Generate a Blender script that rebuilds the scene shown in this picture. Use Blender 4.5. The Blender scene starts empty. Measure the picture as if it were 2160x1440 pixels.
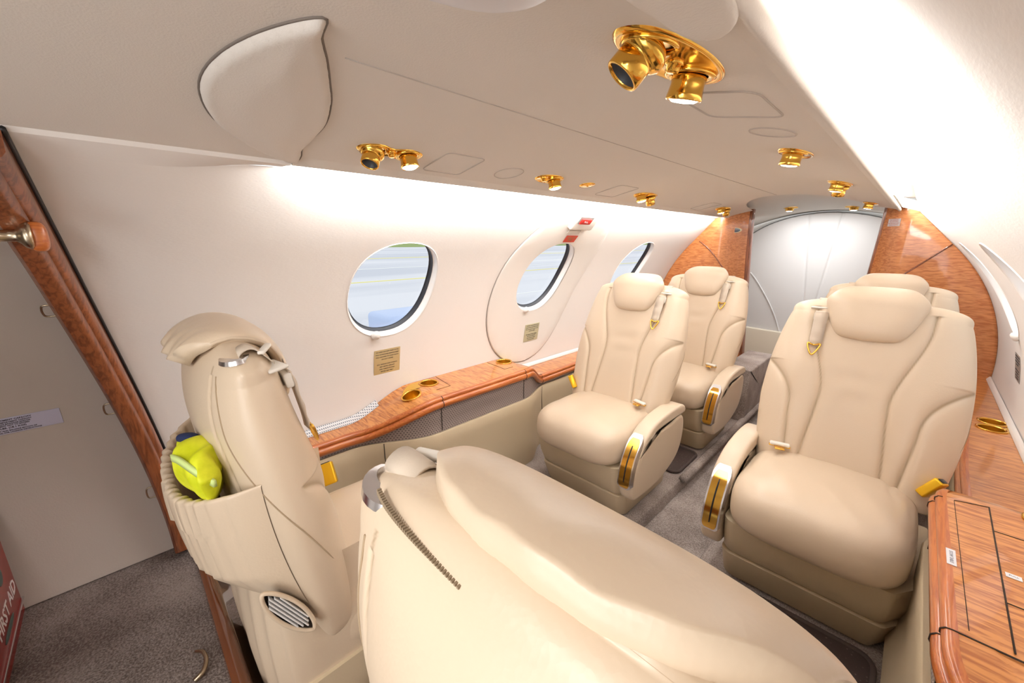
import bpy, bmesh, math, random
from mathutils import Vector, Matrix
from mathutils.geometry import delaunay_2d_cdt
import numpy as np
random.seed(4)
PI = math.pi
S = bpy.context.scene
C = S.collection

# ------------------------------------------------------------------ camera
# world: x across the cabin (0 = centreline), y down the cabin, z up from the cabin floor
cam_data = bpy.data.cameras.new('camera')
cam_data.sensor_width = 36.0
cam_data.lens = 36.0 * 840.0 / 2160.0
cam_data.clip_start = 0.01
cam = bpy.data.objects.new('camera', cam_data)
C.objects.link(cam)
cam.location = (0.51, 0.0, 1.0)
PITCH = math.atan((720 - 510) / 840.0)
YAW = math.atan((1950 - 1080) * math.cos(PITCH) / 840.0)
cam.rotation_euler = (PI / 2 - PITCH, 0, YAW)
S.camera = cam

# ------------------------------------------------------------------ light
S.view_settings.view_transform = 'Standard'
S.view_settings.look = 'None'
S.view_settings.gamma = 1.0
S.view_settings.use_curve_mapping = False
S.view_settings.exposure = 0.38

world = bpy.data.worlds.new('overcast_sky')
S.world = world
world.use_nodes = True
wn = world.node_tree.nodes
wn['Background'].inputs[0].default_value = (0.93, 0.96, 1.0, 1)
wn['Background'].inputs[1].default_value = 0.92


def area(name, loc, direction, sx, sy, power, color=(1, 1, 1), spread=180, roll=None):
    l = bpy.data.lights.new(name, 'AREA')
    l.shape = 'RECTANGLE'
    l.size, l.size_y = sx, sy
    l.energy = power
    l.color = color
    l.spread = math.radians(spread)
    o = bpy.data.objects.new(name, l)
    C.objects.link(o)
    o.location = loc
    d = Vector(direction).normalized()
    # local -Z along d, local Y along cabin y when possible
    zc = -d
    yv = Vector((0, 1, 0)) if roll is None else Vector(roll)
    xv = yv.cross(zc).normalized()
    yv = zc.cross(xv).normalized()
    o.rotation_euler = Matrix((xv, yv, zc)).transposed().to_euler()
    return o


# LED tapes hidden above the two lips of the headliner
COVE = 11.0
area('cove_light', (-0.404, 1.56, 1.159), (-1, 0, -0.12), 0.010, 2.46, COVE, (1, 0.99, 0.975))
area('cove_light', (0.404, 1.61, 1.159), (1, 0, -0.12), 0.010, 2.38, COVE, (1, 0.99, 0.975), spread=125)
# fill light added behind the camera, standing for daylight from an unseen door
area('door_fill', (0.30, -1.25, 0.80), (-0.12, 1, -0.1), 0.9, 1.1, 9.0, (1, 0.985, 0.97), roll=(0, 0, 1))
area('entry_fill', (0.38, -0.30, 1.15), (-0.35, 0.75, -1), 0.4, 0.25, 4.5, (1, 0.98, 0.96))  # unseen fill light beside the camera, no lamp modelled
# headliner centre wash (unseen fill light, no lamp there) and the lamps of the rear room
area('cabin_fill', (0.0, 1.45, 1.196), (0, 0, -1), 0.10, 1.7, 4.5, (1, 0.99, 0.97))
area('lavatory_lamp', (0.0, 3.25, 1.17), (0, 0.1, -1), 0.9, 0.5, 7.5, (1, 0.99, 0.98))

# ------------------------------------------------------------------ materials


def lin(c):
    return tuple(((v / 255.0) / 12.92 if v / 255.0 <= 0.04045 else ((v / 255.0 + 0.055) / 1.055) ** 2.4) for v in c) + (1,)


def mat(name, rgb, rough=0.5, metal=0.0, coat=0.0, spec=0.5, emit=None, estr=0.0):
    m = bpy.data.materials.new(name)
    m.use_nodes = True
    b = m.node_tree.nodes['Principled BSDF']
    b.inputs['Base Color'].default_value = lin(rgb)
    b.inputs['Roughness'].default_value = rough
    b.inputs['Metallic'].default_value = metal
    b.inputs['Coat Weight'].default_value = coat
    b.inputs['Coat Roughness'].default_value = 0.04
    b.inputs['Specular IOR Level'].default_value = spec
    if emit:
        b.inputs['Emission Color'].default_value = lin(emit)
        b.inputs['Emission Strength'].default_value = estr
    return m


def nd(m, t, **kw):
    n = m.node_tree.nodes.new(t)
    for k, v in kw.items():
        if k.startswith('i_'):
            n.inputs[k[2:].replace('_', ' ')].default_value = v
        else:
            setattr(n, k, v)
    return n


def lk(m, a, b):
    m.node_tree.links.new(a, b)


def coords(m, scale=(1, 1, 1)):
    tc = nd(m, 'ShaderNodeTexCoord')
    mp = nd(m, 'ShaderNodeMapping')
    mp.inputs['Scale'].default_value = scale
    lk(m, tc.outputs['Object'], mp.inputs['Vector'])
    return mp.outputs['Vector']


def add_bump(m, vec, scale, strength, dist=0.002, detail=3.0, typ='noise', prev=None):
    b = m.node_tree.nodes['Principled BSDF']
    if typ == 'noise':
        t = nd(m, 'ShaderNodeTexNoise')
        t.inputs['Detail'].default_value = detail
        out = t.outputs['Fac']
    else:
        t = nd(m, 'ShaderNodeTexVoronoi')
        out = t.outputs['Distance']
    t.inputs['Scale'].default_value = scale
    lk(m, vec, t.inputs['Vector'])
    bp = nd(m, 'ShaderNodeBump')
    bp.inputs['Strength'].default_value = strength
    bp.inputs['Distance'].default_value = dist
    lk(m, out, bp.inputs['Height'])
    if prev is not None:
        lk(m, prev, bp.inputs['Normal'])
    lk(m, bp.outputs['Normal'], b.inputs['Normal'])
    return bp.outputs['Normal']


def vary(m, vec, scale, c1, c2, lo=0.35, hi=0.65, detail=4.0):
    b = m.node_tree.nodes['Principled BSDF']
    t = nd(m, 'ShaderNodeTexNoise')
    t.inputs['Scale'].default_value = scale
    t.inputs['Detail'].default_value = detail
    lk(m, vec, t.inputs['Vector'])
    r = nd(m, 'ShaderNodeValToRGB')
    r.color_ramp.elements[0].position = lo
    r.color_ramp.elements[1].position = hi
    r.color_ramp.elements[0].color = lin(c1)
    r.color_ramp.elements[1].color = lin(c2)
    lk(m, t.outputs['Fac'], r.inputs['Fac'])
    lk(m, r.outputs['Color'], b.inputs['Base Color'])
    return r.outputs['Color']


def leather(name, rgb, rough=0.38):
    m = mat(name, rgb, rough, spec=0.45)
    v = coords(m)
    n = add_bump(m, v, 9.0, 0.10, 0.012, 2.0)
    add_bump(m, v, 260.0, 0.16, 0.0006, 1.0, 'vor', n)
    return m


LEATHER = leather('cream_leather', (213, 193, 168), 0.34)
LEATHER_S = leather('stitched_cream_leather', (213, 193, 168), 0.34)
_at = nd(LEATHER_S, 'ShaderNodeAttribute', attribute_name='stitch')
_mx = nd(LEATHER_S, 'ShaderNodeMixRGB')
_mx.inputs['Color1'].default_value = lin((213, 193, 168))
_mx.inputs['Color2'].default_value = lin((170, 148, 120))
lk(LEATHER_S, _at.outputs['Fac'], _mx.inputs['Fac'])
lk(LEATHER_S, _mx.outputs['Color'], LEATHER_S.node_tree.nodes['Principled BSDF'].inputs['Base Color'])
LEATHER_D = leather('cream_leather_panel', (204, 186, 156), 0.45)
FABRIC = mat('ceiling_fabric', (219, 212, 204), 0.9, spec=0.2)
add_bump(FABRIC, coords(FABRIC), 420.0, 0.35, 0.0008, 2.0)
WALLF = mat('wall_fabric', (229, 223, 218), 0.85, spec=0.2)
_v = coords(WALLF, (1, 0.35, 1))
add_bump(WALLF, _v, 330.0, 0.25, 0.0008, 2.0, prev=add_bump(WALLF, coords(WALLF), 14.0, 0.12, 0.006, 2.0))
BAGSHADE = mat('baggage_wall_shade', (206, 196, 187), 0.9, spec=0.15)  # wall fabric toned darker, shade of the baggage space put into the colour
add_bump(BAGSHADE, coords(BAGSHADE), 300.0, 0.3, 0.0008, 2.0)
WHITE = mat('white_plastic', (236, 232, 228), 0.35)
BONE = mat('bone_plastic', (232, 226, 216), 0.35)
HATCH = mat('hatch_plastic', (230, 225, 219), 0.45)
GREYWALL = mat('grey_padded_vinyl', (206, 206, 206), 0.75, spec=0.25)
add_bump(GREYWALL, coords(GREYWALL), 6.0, 0.15, 0.02, 1.0)
LAVCEIL = mat('grey_white_liner', (208, 205, 198), 0.6)
CREAMP = mat('cream_plastic', (222, 214, 196), 0.45)
GOLD = mat('polished_gold', (236, 186, 86), 0.13, metal=1.0)
GOLDB = mat('brushed_gold', (240, 200, 92), 0.3, metal=1.0)
YGOLD = mat('yellow_gold', (240, 192, 44), 0.28, metal=0.65)
CHROME = mat('chrome', (232, 232, 236), 0.22, metal=1.0)
NICKEL = mat('satin_nickel', (188, 172, 148), 0.28, metal=1.0)
DARK = mat('dark_rubber', (52, 54, 60), 0.45)
BLACK = mat('black_plastic', (20, 20, 24), 0.3)
GAP = mat('dark_gap', (60, 48, 40), 0.9)
SEAM = mat('fabric_seam', (186, 176, 167), 0.9)
STITCH = mat('leather_seam', (168, 146, 118), 0.8)
ZIP = mat('zip_teeth', (142, 124, 100), 0.7)
STRAP = mat('beige_webbing', (205, 190, 172), 0.75)
_v = coords(STRAP)
add_bump(STRAP, _v, 500, 0.3, 0.0006)
RED = mat('red_plastic', (200, 30, 26), 0.3)
REDBOX = mat('red_enamel', (158, 20, 8), 0.22)
REDPL = mat('red_placard', (198, 66, 46), 0.5)
PLACARD = mat('gold_placard', (198, 180, 136), 0.4, metal=0.3)
LAVENDER = mat('lavender_label', (206, 204, 226), 0.5)
WHITEL = mat('white_label', (235, 235, 240), 0.4)
INK = mat('black_ink', (58, 54, 60), 0.7)
REDINK = mat('red_ink', (200, 110, 100), 0.7)
GREEN = mat('green_enamel', (58, 88, 82), 0.4)
HIVIS = mat('hi_vis_yellow', (226, 234, 20), 0.6)
vary(HIVIS, coords(HIVIS), 30, (205, 214, 10), (238, 242, 50))
HIVIS2 = mat('reflective_tape', (214, 236, 150), 0.4)
NAVY = mat('navy_cloth', (28, 42, 84), 0.8)
PAPER = mat('paper_white', (228, 226, 224), 0.6)
LAMP = mat('lamp_lens', (255, 255, 255), 0.3, emit=(255, 252, 244), estr=14)


def wood_mat(name, base, streak, s=(7, 46, 46)):
    m = mat(name, base, 0.32, coat=0.7)
    b = m.node_tree.nodes['Principled BSDF']
    v = coords(m, s)
    n1 = nd(m, 'ShaderNodeTexNoise')
    n1.inputs['Scale'].default_value = 2.6
    n1.inputs['Detail'].default_value = 3
    n1.inputs['Distortion'].default_value = 0.8
    lk(m, v, n1.inputs['Vector'])
    r = nd(m, 'ShaderNodeValToRGB')
    r.color_ramp.elements[0].position = 0.36
    r.color_ramp.elements[1].position = 0.60
    r.color_ramp.elements[0].color = lin(streak)
    r.color_ramp.elements[1].color = lin(base)
    lk(m, n1.outputs['Fac'], r.inputs['Fac'])
    n2 = nd(m, 'ShaderNodeTexNoise')
    n2.inputs['Scale'].default_value = 5.0
    n2.inputs['Detail'].default_value = 4
    lk(m, coords(m, (1, 1, 1)), n2.inputs['Vector'])
    mx = nd(m, 'ShaderNodeMixRGB', blend_type='MULTIPLY')
    mx.inputs['Fac'].default_value = 0.5
    lk(m, r.outputs['Color'], mx.inputs['Color1'])
    r2 = nd(m, 'ShaderNodeValToRGB')
    r2.color_ramp.elements[0].position = 0.3
    r2.color_ramp.elements[0].color = (0.72, 0.62, 0.55, 1)
    r2.color_ramp.elements[1].position = 0.7
    r2.color_ramp.elements[1].color = (1, 1, 1, 1)
    lk(m, n2.outputs['Fac'], r2.inputs['Fac'])
    lk(m, r2.outputs['Color'], mx.inputs['Color2'])
    lk(m, mx.outputs['Color'], b.inputs['Base Color'])
    return m


WOOD = wood_mat('figured_anigre', (222, 150, 80), (176, 100, 42))
WOODV = wood_mat('figured_anigre_panel', (220, 148, 88), (184, 106, 54), (9, 30, 52))
WOODM = wood_mat('orange_moulding', (202, 116, 52), (178, 90, 36), (60, 5, 60))
WOODT = wood_mat('dark_trim_wood', (150, 86, 50), (112, 58, 30), (50, 50, 5))


def weave_mat(name, light, dark, sy, sz):
    m = mat(name, light, 0.8)
    b = m.node_tree.nodes['Principled BSDF']
    br = nd(m, 'ShaderNodeTexBrick')
    br.offset = 0.5
    br.inputs['Color1'].default_value = lin(dark)
    br.inputs['Color2'].default_value = lin(dark)
    br.inputs['Mortar'].default_value = lin(light)
    br.inputs['Scale'].default_value = 1.0
    br.inputs['Mortar Size'].default_value = 0.30
    br.inputs['Mortar Smooth'].default_value = 0.3
    br.inputs['Brick Width'].default_value = 1.0
    br.inputs['Row Height'].default_value = 1.0
    tc = nd(m, 'ShaderNodeTexCoord')
    sp = nd(m, 'ShaderNodeSeparateXYZ')
    cb = nd(m, 'ShaderNodeCombineXYZ')
    lk(m, tc.outputs['Object'], sp.inputs[0])
    lk(m, sp.outputs['Y'], cb.inputs['X'])
    lk(m, sp.outputs['Z'], cb.inputs['Y'])
    mp = nd(m, 'ShaderNodeMapping')
    mp.inputs['Scale'].default_value = (sy, sz, 1)
    lk(m, cb.outputs[0], mp.inputs['Vector'])
    lk(m, mp.outputs['Vector'], br.inputs['Vector'])
    lk(m, br.outputs['Color'], b.inputs['Base Color'])
    bp = nd(m, 'ShaderNodeBump')
    bp.inputs['Strength'].default_value = 0.5
    bp.inputs['Distance'].default_value = 0.002
    lk(m, br.outputs['Fac'], bp.inputs['Height'])
    lk(m, bp.outputs['Normal'], b.inputs['Normal'])
    return m


WEAVE = weave_mat('woven_grey_fabric', (156, 142, 136), (98, 86, 84), 100, 130)
GRILLE = weave_mat('perforated_white_grille', (226, 226, 228), (120, 126, 138), 150, 150)


def carpet_mat(name, c1, c2, bump=0.8):
    m = mat(name, c1, 0.95, spec=0.15)
    v = coords(m)
    t1 = nd(m, 'ShaderNodeTexNoise')
    t1.inputs['Scale'].default_value = 260
    t1.inputs['Detail'].default_value = 4
    lk(m, v, t1.inputs['Vector'])
    t2 = nd(m, 'ShaderNodeTexNoise')
    t2.inputs['Scale'].default_value = 9
    lk(m, v, t2.inputs['Vector'])
    ad = nd(m, 'ShaderNodeMath', operation='MULTIPLY_ADD')
    ad.inputs[1].default_value = 0.35
    lk(m, t2.outputs['Fac'], ad.inputs[0])
    mu = nd(m, 'ShaderNodeMath', operation='MULTIPLY')
    mu.inputs[1].default_value = 0.65
    lk(m, t1.outputs['Fac'], mu.inputs[0])
    lk(m, mu.outputs[0], ad.inputs[2])
    r = nd(m, 'ShaderNodeValToRGB')
    r.color_ramp.elements[0].position = 0.38
    r.color_ramp.elements[1].position = 0.62
    r.color_ramp.elements[0].color = lin(c1)
    r.color_ramp.elements[1].color = lin(c2)
    lk(m, ad.outputs[0], r.inputs['Fac'])
    b = m.node_tree.nodes['Principled BSDF']
    lk(m, r.outputs['Color'], b.inputs['Base Color'])
    bp = nd(m, 'ShaderNodeBump')
    bp.inputs['Strength'].default_value = bump
    bp.inputs['Distance'].default_value = 0.004
    lk(m, t1.outputs['Fac'], bp.inputs['Height'])
    lk(m, bp.outputs['Normal'], b.inputs['Normal'])
    return m


CARPET = carpet_mat('grey_brown_carpet', (124, 112, 106), (182, 170, 163))
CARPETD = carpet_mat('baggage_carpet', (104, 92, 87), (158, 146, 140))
MATM = mat('ribbed_dark_mat', (66, 54, 50), 0.9)
_v = coords(MATM)
_t = nd(MATM, 'ShaderNodeTexVoronoi')
_t.inputs['Scale'].default_value = 95
_t.inputs['Randomness'].default_value = 0.25
lk(MATM, _v, _t.inputs['Vector'])
_r = nd(MATM, 'ShaderNodeValToRGB')
_r.color_ramp.elements[0].position = 0.10
_r.color_ramp.elements[0].color = lin((132, 116, 108))
_r.color_ramp.elements[1].position = 0.26
_r.color_ramp.elements[1].color = lin((66, 53, 49))
lk(MATM, _t.outputs['Distance'], _r.inputs['Fac'])
lk(MATM, _r.outputs['Color'], MATM.node_tree.nodes['Principled BSDF'].inputs['Base Color'])
MATB = mat('mat_border', (74, 62, 58), 0.9)

GLASS = bpy.data.materials.new('window_pane')
GLASS.use_nodes = True
_n = GLASS.node_tree.nodes
_n.clear()
_o = _n.new('ShaderNodeOutputMaterial')
_tr = _n.new('ShaderNodeBsdfTransparent')
_tr.inputs[0].default_value = (0.96, 0.98, 1, 1)
_gl = _n.new('ShaderNodeBsdfGlossy')
_gl.inputs['Roughness'].default_value = 0.02
_mx = _n.new('ShaderNodeMixShader')
_mx.inputs[0].default_value = 0.04
GLASS.node_tree.links.new(_tr.outputs[0], _mx.inputs[1])
GLASS.node_tree.links.new(_gl.outputs[0], _mx.inputs[2])
GLASS.node_tree.links.new(_mx.outputs[0], _o.inputs[0])

# ------------------------------------------------------------------ helpers


def finish(name, bm, material, parent=None, smooth=True, sharp=None, recalc=True):
    if recalc:
        bmesh.ops.recalc_face_normals(bm, faces=bm.faces[:])
    me = bpy.data.meshes.new(name)
    bm.to_mesh(me)
    bm.free()
    if smooth:
        for p in me.polygons:
            p.use_smooth = True
        if sharp is not None:
            me.set_sharp_from_angle(angle=math.radians(sharp))
    mats = material if isinstance(material, (list, tuple)) else [material]
    for mm in mats:
        me.materials.append(mm)
    o = bpy.data.objects.new(name, me)
    C.objects.link(o)
    if parent:
        o.parent = parent
    return o


def tag(o, label=None, cat=None, group=None, kind=None):
    if label:
        o['label'] = label
    if cat:
        o['category'] = cat
    if group:
        o['group'] = group
    if kind:
        o['kind'] = kind
    return o


def thing(name, label, cat, loc=(0, 0, 0), rz=0.0, group=None, kind=None):
    o = bpy.data.objects.new(name, None)
    o.empty_display_size = 0.05
    C.objects.link(o)
    o.location = loc
    o.rotation_euler = (0, 0, rz)
    return tag(o, label, cat, group, kind)


def struct(o):
    o['kind'] = 'structure'
    return o


def V(*a):
    return Vector(a)


def catmull(pts, n=8, closed=False):
    P = [Vector(p) for p in pts]
    out = []
    N = len(P)
    rng = range(N) if closed else range(N - 1)
    for i in rng:
        if closed:
            p0, p1, p2, p3 = P[(i - 1) % N], P[i], P[(i + 1) % N], P[(i + 2) % N]
        else:
            p0 = P[i - 1] if i > 0 else P[0] * 2 - P[1]
            p1, p2 = P[i], P[i + 1]
            p3 = P[i + 2] if i + 2 < N else P[-1] * 2 - P[-2]
        for k in range(n):
            t = k / n
            out.append(0.5 * ((2 * p1) + (p2 - p0) * t + (2 * p0 - 5 * p1 + 4 * p2 - p3) * t * t + (3 * p1 - p0 - 3 * p2 + p3) * t ** 3))
    if not closed:
        out.append(P[-1])
    return out


def add_loft(bm, rings, closed=True, caps=True, mi=0):
    vr = [[bm.verts.new(p) for p in r] for r in rings]
    n = len(vr[0])
    for a, b in zip(vr[:-1], vr[1:]):
        for i in range(n if closed else n - 1):
            j = (i + 1) % n
            try:
                f = bm.faces.new((a[i], a[j], b[j], b[i]))
                f.material_index = mi
            except ValueError:
                pass
    if caps and closed:
        for r in (vr[0], vr[-1]):
            try:
                f = bm.faces.new(r)
                f.material_index = mi
            except ValueError:
                pass
    return vr


def add_tube(bm, pts, r, n=8, closed=False, mi=0, flat=None):
    P = [Vector(p) for p in pts]
    rings = []
    N = len(P)
    up = None
    for i, p in enumerate(P):
        if closed:
            t = (P[(i + 1) % N] - P[i - 1])
        else:
            t = P[min(i + 1, N - 1)] - P[max(i - 1, 0)]
        if t.length < 1e-9:
            t = Vector((0, 0, 1))
        t.normalize()
        if up is None:
            up = t.orthogonal().normalized()
        up = (up - t * up.dot(t))
        if up.length < 1e-6:
            up = t.orthogonal()
        up.normalize()
        s = t.cross(up)
        rr = r[i] if isinstance(r, (list, tuple)) else r
        rings.append([p + (up * math.cos(2 * PI * k / n) + s * math.sin(2 * PI * k / n)) * rr for k in range(n)])
    if closed:
        rings.append(rings[0])
    add_loft(bm, rings, True, not closed, mi)
    if closed:
        bmesh.ops.remove_doubles(bm, verts=bm.verts[:], dist=1e-6)


def add_box(bm, c, s, M=None, bev=0.0, seg=2, mi=0):
    g = bmesh.ops.create_cube(bm, size=1.0)
    vs = g['verts']
    for v in vs:
        v.co = Vector((v.co.x * s[0], v.co.y * s[1], v.co.z * s[2]))
    fs = set()
    for v in vs:
        fs.update(v.link_faces)
    for f in fs:
        f.material_index = mi
    if bev > 0:
        es = set()
        for v in vs:
            es.update(v.link_edges)
        g2 = bmesh.ops.bevel(bm, geom=list(es), offset=bev, segments=seg, affect='EDGES', profile=0.5)
        vs = list({v for f in g2['faces'] for v in f.verts} | {v for v in vs if v.is_valid})
        # all verts of this island
        seen = set(vs)
        stack = list(vs)
        while stack:
            v = stack.pop()
            for e in v.link_edges:
                w = e.other_vert(v)
                if w not in seen:
                    seen.add(w)
                    stack.append(w)
        vs = list(seen)
    for v in vs:
        co = v.co.copy()
        if M is not None:
            co = M @ co
        v.co = co + Vector(c)
    return vs


def poly_normals(P):
    # outward 2D normals of a closed polygon (ccw)
    n = len(P)
    A = sum(P[i][0] * P[(i + 1) % n][1] - P[(i + 1) % n][0] * P[i][1] for i in range(n))
    s = 1 if A > 0 else -1
    out = []
    for i in range(n):
        a, b = P[i - 1], P[(i + 1) % n]
        t = Vector((b[0] - a[0], b[1] - a[1]))
        if t.length < 1e-9:
            t = Vector((1, 0))
        t.normalize()
        out.append(Vector((t.y * s, -t.x * s)))
    return out


def add_pill(bm, poly, w0, w1, r, fmap, n=5, mi=0, crown=0.0):
    """closed 2D outline swept from w0 to w1 with ends rounded by r; fmap(a,b,w) -> point"""
    N = poly_normals(poly)
    cx = sum(p[0] for p in poly) / len(poly)
    cy = sum(p[1] for p in poly) / len(poly)
    rings = []
    ks = [(r * (1 - math.sin(PI / 2 * k / n)), w0 + r * (1 - math.cos(PI / 2 * k / n))) for k in range(n + 1)]
    ks += [(i, w1 - (w - w0)) for i, w in reversed(ks)]
    m = 4
    for k in range(m, 0, -1):
        f = 1 - k / (m + 0.5)
        rings.append([fmap(cx + (p[0] - N[i].x * r - cx) * f, cy + (p[1] - N[i].y * r - cy) * f, w0 - crown * (1 - f * f)) for i, p in enumerate(poly)])
    for ins, w in ks:
        rings.append([fmap(p[0] - N[i].x * ins, p[1] - N[i].y * ins, w) for i, p in enumerate(poly)])
    for k in range(1, m + 1):
        f = 1 - k / (m + 0.5)
        rings.append([fmap(cx + (p[0] - N[i].x * r - cx) * f, cy + (p[1] - N[i].y * r - cy) * f, w1 + crown * (1 - f * f)) for i, p in enumerate(poly)])
    add_loft(bm, rings, True, True, mi)


def sup(c, n):
    return math.copysign(abs(c) ** (2.0 / n), c)


def add_superell(bm, c, a, nx=2.5, nz=2.5, nu=48, nv=24, M=None, fn=None, mi=0):
    rings = []
    for j in range(1, nv):
        ph = -PI / 2 + PI * j / nv
        cz, sz = math.cos(ph), math.sin(ph)
        ring = []
        for i in range(nu):
            th = 2 * PI * i / nu
            p = Vector((a[0] * sup(math.cos(th), nx) * abs(cz) ** (2 / nz), a[1] * sup(math.sin(th), nx) * abs(cz) ** (2 / nz), a[2] * sup(sz, nz)))
            if fn:
                p = fn(p)
            if M is not None:
                p = M @ p
            ring.append(p + Vector(c))
        rings.append(ring)
    add_loft(bm, rings, True, True, mi)


def add_disc_lathe(bm, prof, M, n=32, mi=0, caps=False):
    """prof: list of (radius, height) revolved round local z, mapped by matrix M"""
    rings = [[M @ Vector((r * math.cos(2 * PI * k / n), r * math.sin(2 * PI * k / n), h)) for k in range(n)] for r, h in prof]
    add_loft(bm, rings, True, caps, mi)


def frame_matrix(o, x, y, z):
    M = Matrix((x, y, z)).transposed().to_4x4()
    M.translation = o
    return M


def cdt_surface(bm, outer, holes, step, fmap, mi=0, extra=None):
    """triangulated sheet in (a,b) parameter space with holes, mapped to 3D"""
    verts, edges = [], []

    def loop(L):
        s = len(verts)
        verts.extend(Vector(p) for p in L)
        edges.extend((s + i, s + (i + 1) % len(L)) for i in range(len(L)))

    def inside(p, L):
        c = False
        for i in range(len(L)):
            a, b = L[i], L[i - 1]
            if (a[1] > p[1]) != (b[1] > p[1]) and p[0] < (b[0] - a[0]) * (p[1] - a[1]) / (b[1] - a[1]) + a[0]:
                c = not c
        return c

    def near(p, L, d):
        for i in range(len(L)):
            a, b = Vector(L[i - 1]), Vector(L[i])
            ab = b - a
            t = max(0, min(1, (Vector(p) - a).dot(ab) / max(ab.length_squared, 1e-12)))
            if (a + ab * t - Vector(p)).length < d:
                return True
        return False
    loop(outer)
    for h in holes:
        loop(h)
    xs = [p[0] for p in outer]
    ys = [p[1] for p in outer]
    sx, sy = step
    nx = max(1, round((max(xs) - min(xs)) / sx))
    ny = max(1, round((max(ys) - min(ys)) / sy))
    md = min(sx, sy) * 0.35
    for i in range(nx + 1):
        for j in range(ny + 1):
            p = (min(xs) + (max(xs) - min(xs)) * i / nx, min(ys) + (max(ys) - min(ys)) * j / ny)
            if not inside(p, outer) or near(p, outer, md):
                continue
            if any(inside(p, h) or near(p, h, md) for h in holes):
                continue
            verts.append(Vector(p))
    vo, eo, fo, _, _, _ = delaunay_2d_cdt(verts, edges, [], 0, 1e-6)
    nv = [bm.verts.new(fmap(v.x, v.y)) for v in vo]
    for f in fo:
        c = sum((vo[i] for i in f), Vector((0, 0))) / len(f)
        if not inside(c, outer) or any(inside(c, h) for h in holes):
            continue
        fc = bm.faces.new([nv[i] for i in f])
        fc.material_index = mi
    bmesh.ops.delete(bm, geom=[v for v in bm.verts if not v.link_faces], context='VERTS')


def text_mesh(name, body, size, M, material, parent, align='CENTER', space=1.0, bold=0.0):
    cu = bpy.data.curves.new(name, 'FONT')
    cu.body = body
    cu.size = size
    cu.align_x = align
    cu.align_y = 'CENTER'
    cu.space_line = space
    cu.extrude = 0.0002
    cu.offset = bold
    cu.resolution_u = 2
    to = bpy.data.objects.new(name, cu)
    C.objects.link(to)
    dg = bpy.context.evaluated_depsgraph_get()
    me = bpy.data.meshes.new_from_object(to.evaluated_get(dg))
    bpy.data.objects.remove(to)
    bpy.data.curves.remove(cu)
    me.name = name
    me.transform(M)
    me.materials.clear()
    me.materials.append(material)
    o = bpy.data.objects.new(name, me)
    C.objects.link(o)
    if parent:
        o.parent = parent
    return o


# ------------------------------------------------------------------ fuselage shell
R, ZC = 0.84, 0.41
Y0, Y1 = -0.95, 2.84


TH_B = math.radians(42)


def hull_blend(y):
    t = max(0.0, min(1.0, (y - 0.08) / 0.20))
    return t * t * (3 - 2 * t)


def hull(sgn, y, th, r=R):
    cx, cz_ = r * math.cos(th), ZC + r * math.sin(th)
    if th > TH_B:
        b = hull_blend(y)
        e = R * (th - TH_B)
        sx, sz = r * math.cos(TH_B) - math.sin(TH_B) * e, ZC + r * math.sin(TH_B) + math.cos(TH_B) * e
        cx, cz_ = cx + (sx - cx) * b, cz_ + (sz - cz_) * b
    return Vector((sgn * cx, y, cz_))


def hull_frame(sgn, y, th, r=R, tilt=0.0):
    """x = reading direction, y = up along wall, z = into the cabin"""
    p = hull(sgn, y, th, r)
    up = (hull(sgn, y, th + 0.01, r) - hull(sgn, y, th - 0.01, r)).normalized()
    rd = Vector((0, 1, 0)) if sgn < 0 else Vector((0, -1, 0))
    nrm = rd.cross(up)
    M = frame_matrix(p, rd, up, nrm)
    return M @ Matrix.Rotation(tilt, 4, 'Z')


def th_of_z(z):
    return math.asin((z - ZC) / R)


def th_s(z):
    """angle parameter on the straight upper part of the wall"""
    z0 = ZC + R * math.sin(TH_B)
    return th_of_z(z) if z < z0 else TH_B + (z - z0) / math.cos(TH_B) / R


def top_x(z):
    """half width of the shell at height z (aft part)"""
    z0 = ZC + R * math.sin(TH_B)
    return wall_x(z) if z < z0 else R * math.cos(TH_B) - (z - z0) * math.tan(TH_B)


WIN_Y = [0.665, 1.430, 2.225]
TH_W = math.radians(31.3)
WA, WB = 0.157, 0.190


def oval(cy, cs, a, b, n=56, e=2.25):
    return [(cy + a * sup(math.cos(2 * PI * k / n), e), cs + b * sup(math.sin(2 * PI * k / n), e)) for k in range(n)]


TH_TOP = math.radians(58.5)


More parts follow.
